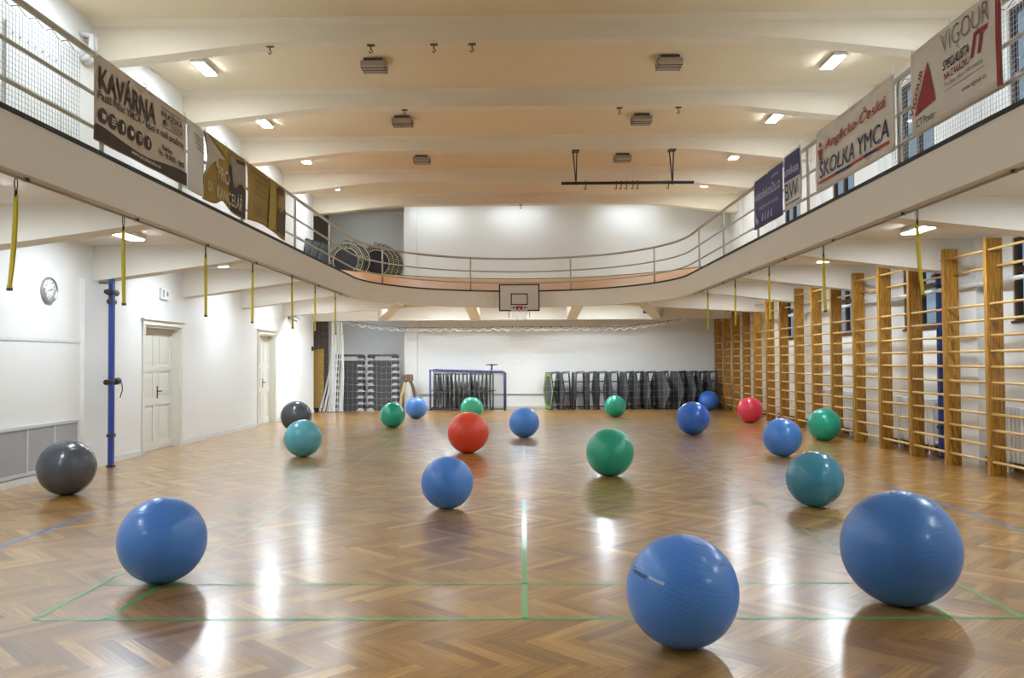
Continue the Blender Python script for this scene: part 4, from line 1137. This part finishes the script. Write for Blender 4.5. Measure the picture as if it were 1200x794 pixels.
mb.build('mesh_cord', NETW, t, fix=False)
mb = MB()
for i in range(int((NX1-NX0)/SC_)+1):
    x = NX0+i*SC_; mb.tube([(x, NYY, wire_z(x)+.045), (x, NYY, wire_z(x)-.01)], .016, 6)
mb.build('hook', DKMET, t)
# bunch at the left end
mb = MB()
for k in range(46):
    a = random.random(); x0 = -6.32+.32*a; pts = []
    for f in (0, .2, .4, .6, .8, 1):
        xx = x0+.10*math.sin(3*f+6*a)*.5-(1-f)**2*.42*(1-a)+(1-f)*.12*a; pts.append((xx, NYY-.06+.2*random.random()*.6, .02+2.95*f))
    mb.tube(pts, .009, 4, caps=False)
mb.build('gathered_edge', NETW, t, fix=False)

# ------------------------------------------------------------------ trampolines up on the gallery deck
def round_trampoline(R=.60, handles=True):
    t = thing('round_trampoline', 'x', 'trampoline', (0,0,0), 'round trampolines stored on the gallery'); h = R+.02; n = 40
    ring = lambda r, y: [(r*math.cos(2*PI*i/n), y, h+r*math.sin(2*PI*i/n)) for i in range(n)]
    mb = MB().tube(ring(R, 0), .02, 8, closed=True)
    for i in range(6):
        a = PI/6+i*PI/3; mb.tube([(R*math.cos(a), 0, h+R*math.sin(a)), (R*math.cos(a), .12, h+R*math.sin(a))], .015, 6)
    mb.build('frame', TRF, t)
    def annulus(r0, r1, y0, y1):
        mb = MB(); a, b, c, d = ring(r0, y0), ring(r1, y0), ring(r1, y1), ring(r0, y1); vs = []
        for q in zip(a, b, c, d): vs += q
        return mb.add(vs, [(i*4+j, i*4+(j+1) % 4, ((i+1) % n)*4+(j+1) % 4, ((i+1) % n)*4+j) for i in range(n) for j in range(4)])
    annulus(.43, R-.01, -.02, .02).build('pad', mat('pad_black', '#22231f', .6), t)
    MB().prism([(p[0], p[2]) for p in ring(.435, 0)], 1, -.008, .008).build('mat', mat('mat_black', '#1d1c24', .7), t)
    mb = MB().tube(ring(.43, -.022), .014, 6, closed=True); mb.tube(ring(R-.015, -.022), .012, 6, closed=True); mb.build('piping', mat('piping_olive', '#c2bd92', .6), t)
    mb = MB()
    for i in range(44):
        if i % 11 == 10: continue
        a = 2*PI*i/44; r0, r1 = .465, .545; da = .030*(1 if i % 3 else .6)
        mb.add([(r*math.cos(b), -.0215, h+r*math.sin(b)) for r, b in ((r0, a), (r1, a+.01), (r1, a+da+.01), (r0, a+da))], [(0,1,2,3)])
    mb.build('printed_marks', mat('print_pale', '#cfccb8', .6), t)
    if handles: MB().tube([(-.06, .05, h+R), (-.05, .05, h+R+.10), (.10, .05, h+R+.04)], .014, 6).build('clamp', TRF, t)
    return t
p3 = round_trampoline()
ups = [(-5.84, 28.0, -6, 4, 'front left round trampoline leaning on the gallery, dark disc with pale ring'), (-5.66, 28.3, -12, 5, 'round trampoline just behind the front left disc on the gallery'),
       (-4.90, 28.62, 26, 4, 'front right round trampoline leaning on the gallery, next to the white wall'), (-4.76, 28.85, 28, 5, 'round trampoline behind the front right disc on the gallery'), (-4.64, 29.08, 28, 5, 'rearmost round trampoline in the right group on the gallery')]
for k, (x, y, yaw, lean, L_) in enumerate(ups):
    loc = (x, y, DECK); rot = (math.radians(-lean), 0, math.radians(yaw))
    if k == 0: p3.location = loc; p3.rotation_euler = rot; p3['label'] = L_
    else: copy_tree(p3, loc, L_, rot)
for k, (x, y, yaw) in enumerate(((-6.80, 27.2, 82), (-6.68, 27.6, 78), (-6.56, 28.1, 80))):
    o = copy_tree(proto, (x, y, DECK-.05), 'hexagonal trampoline on edge at the left end of the gallery, %s' % ['leftmost', 'middle', 'rightmost'][k]+' of three', (0, 0, math.radians(yaw))); o['group'] = 'hexagonal trampolines on the gallery'

for o in list(bpy.data.objects):
    if '_w' in o: del o['_w']
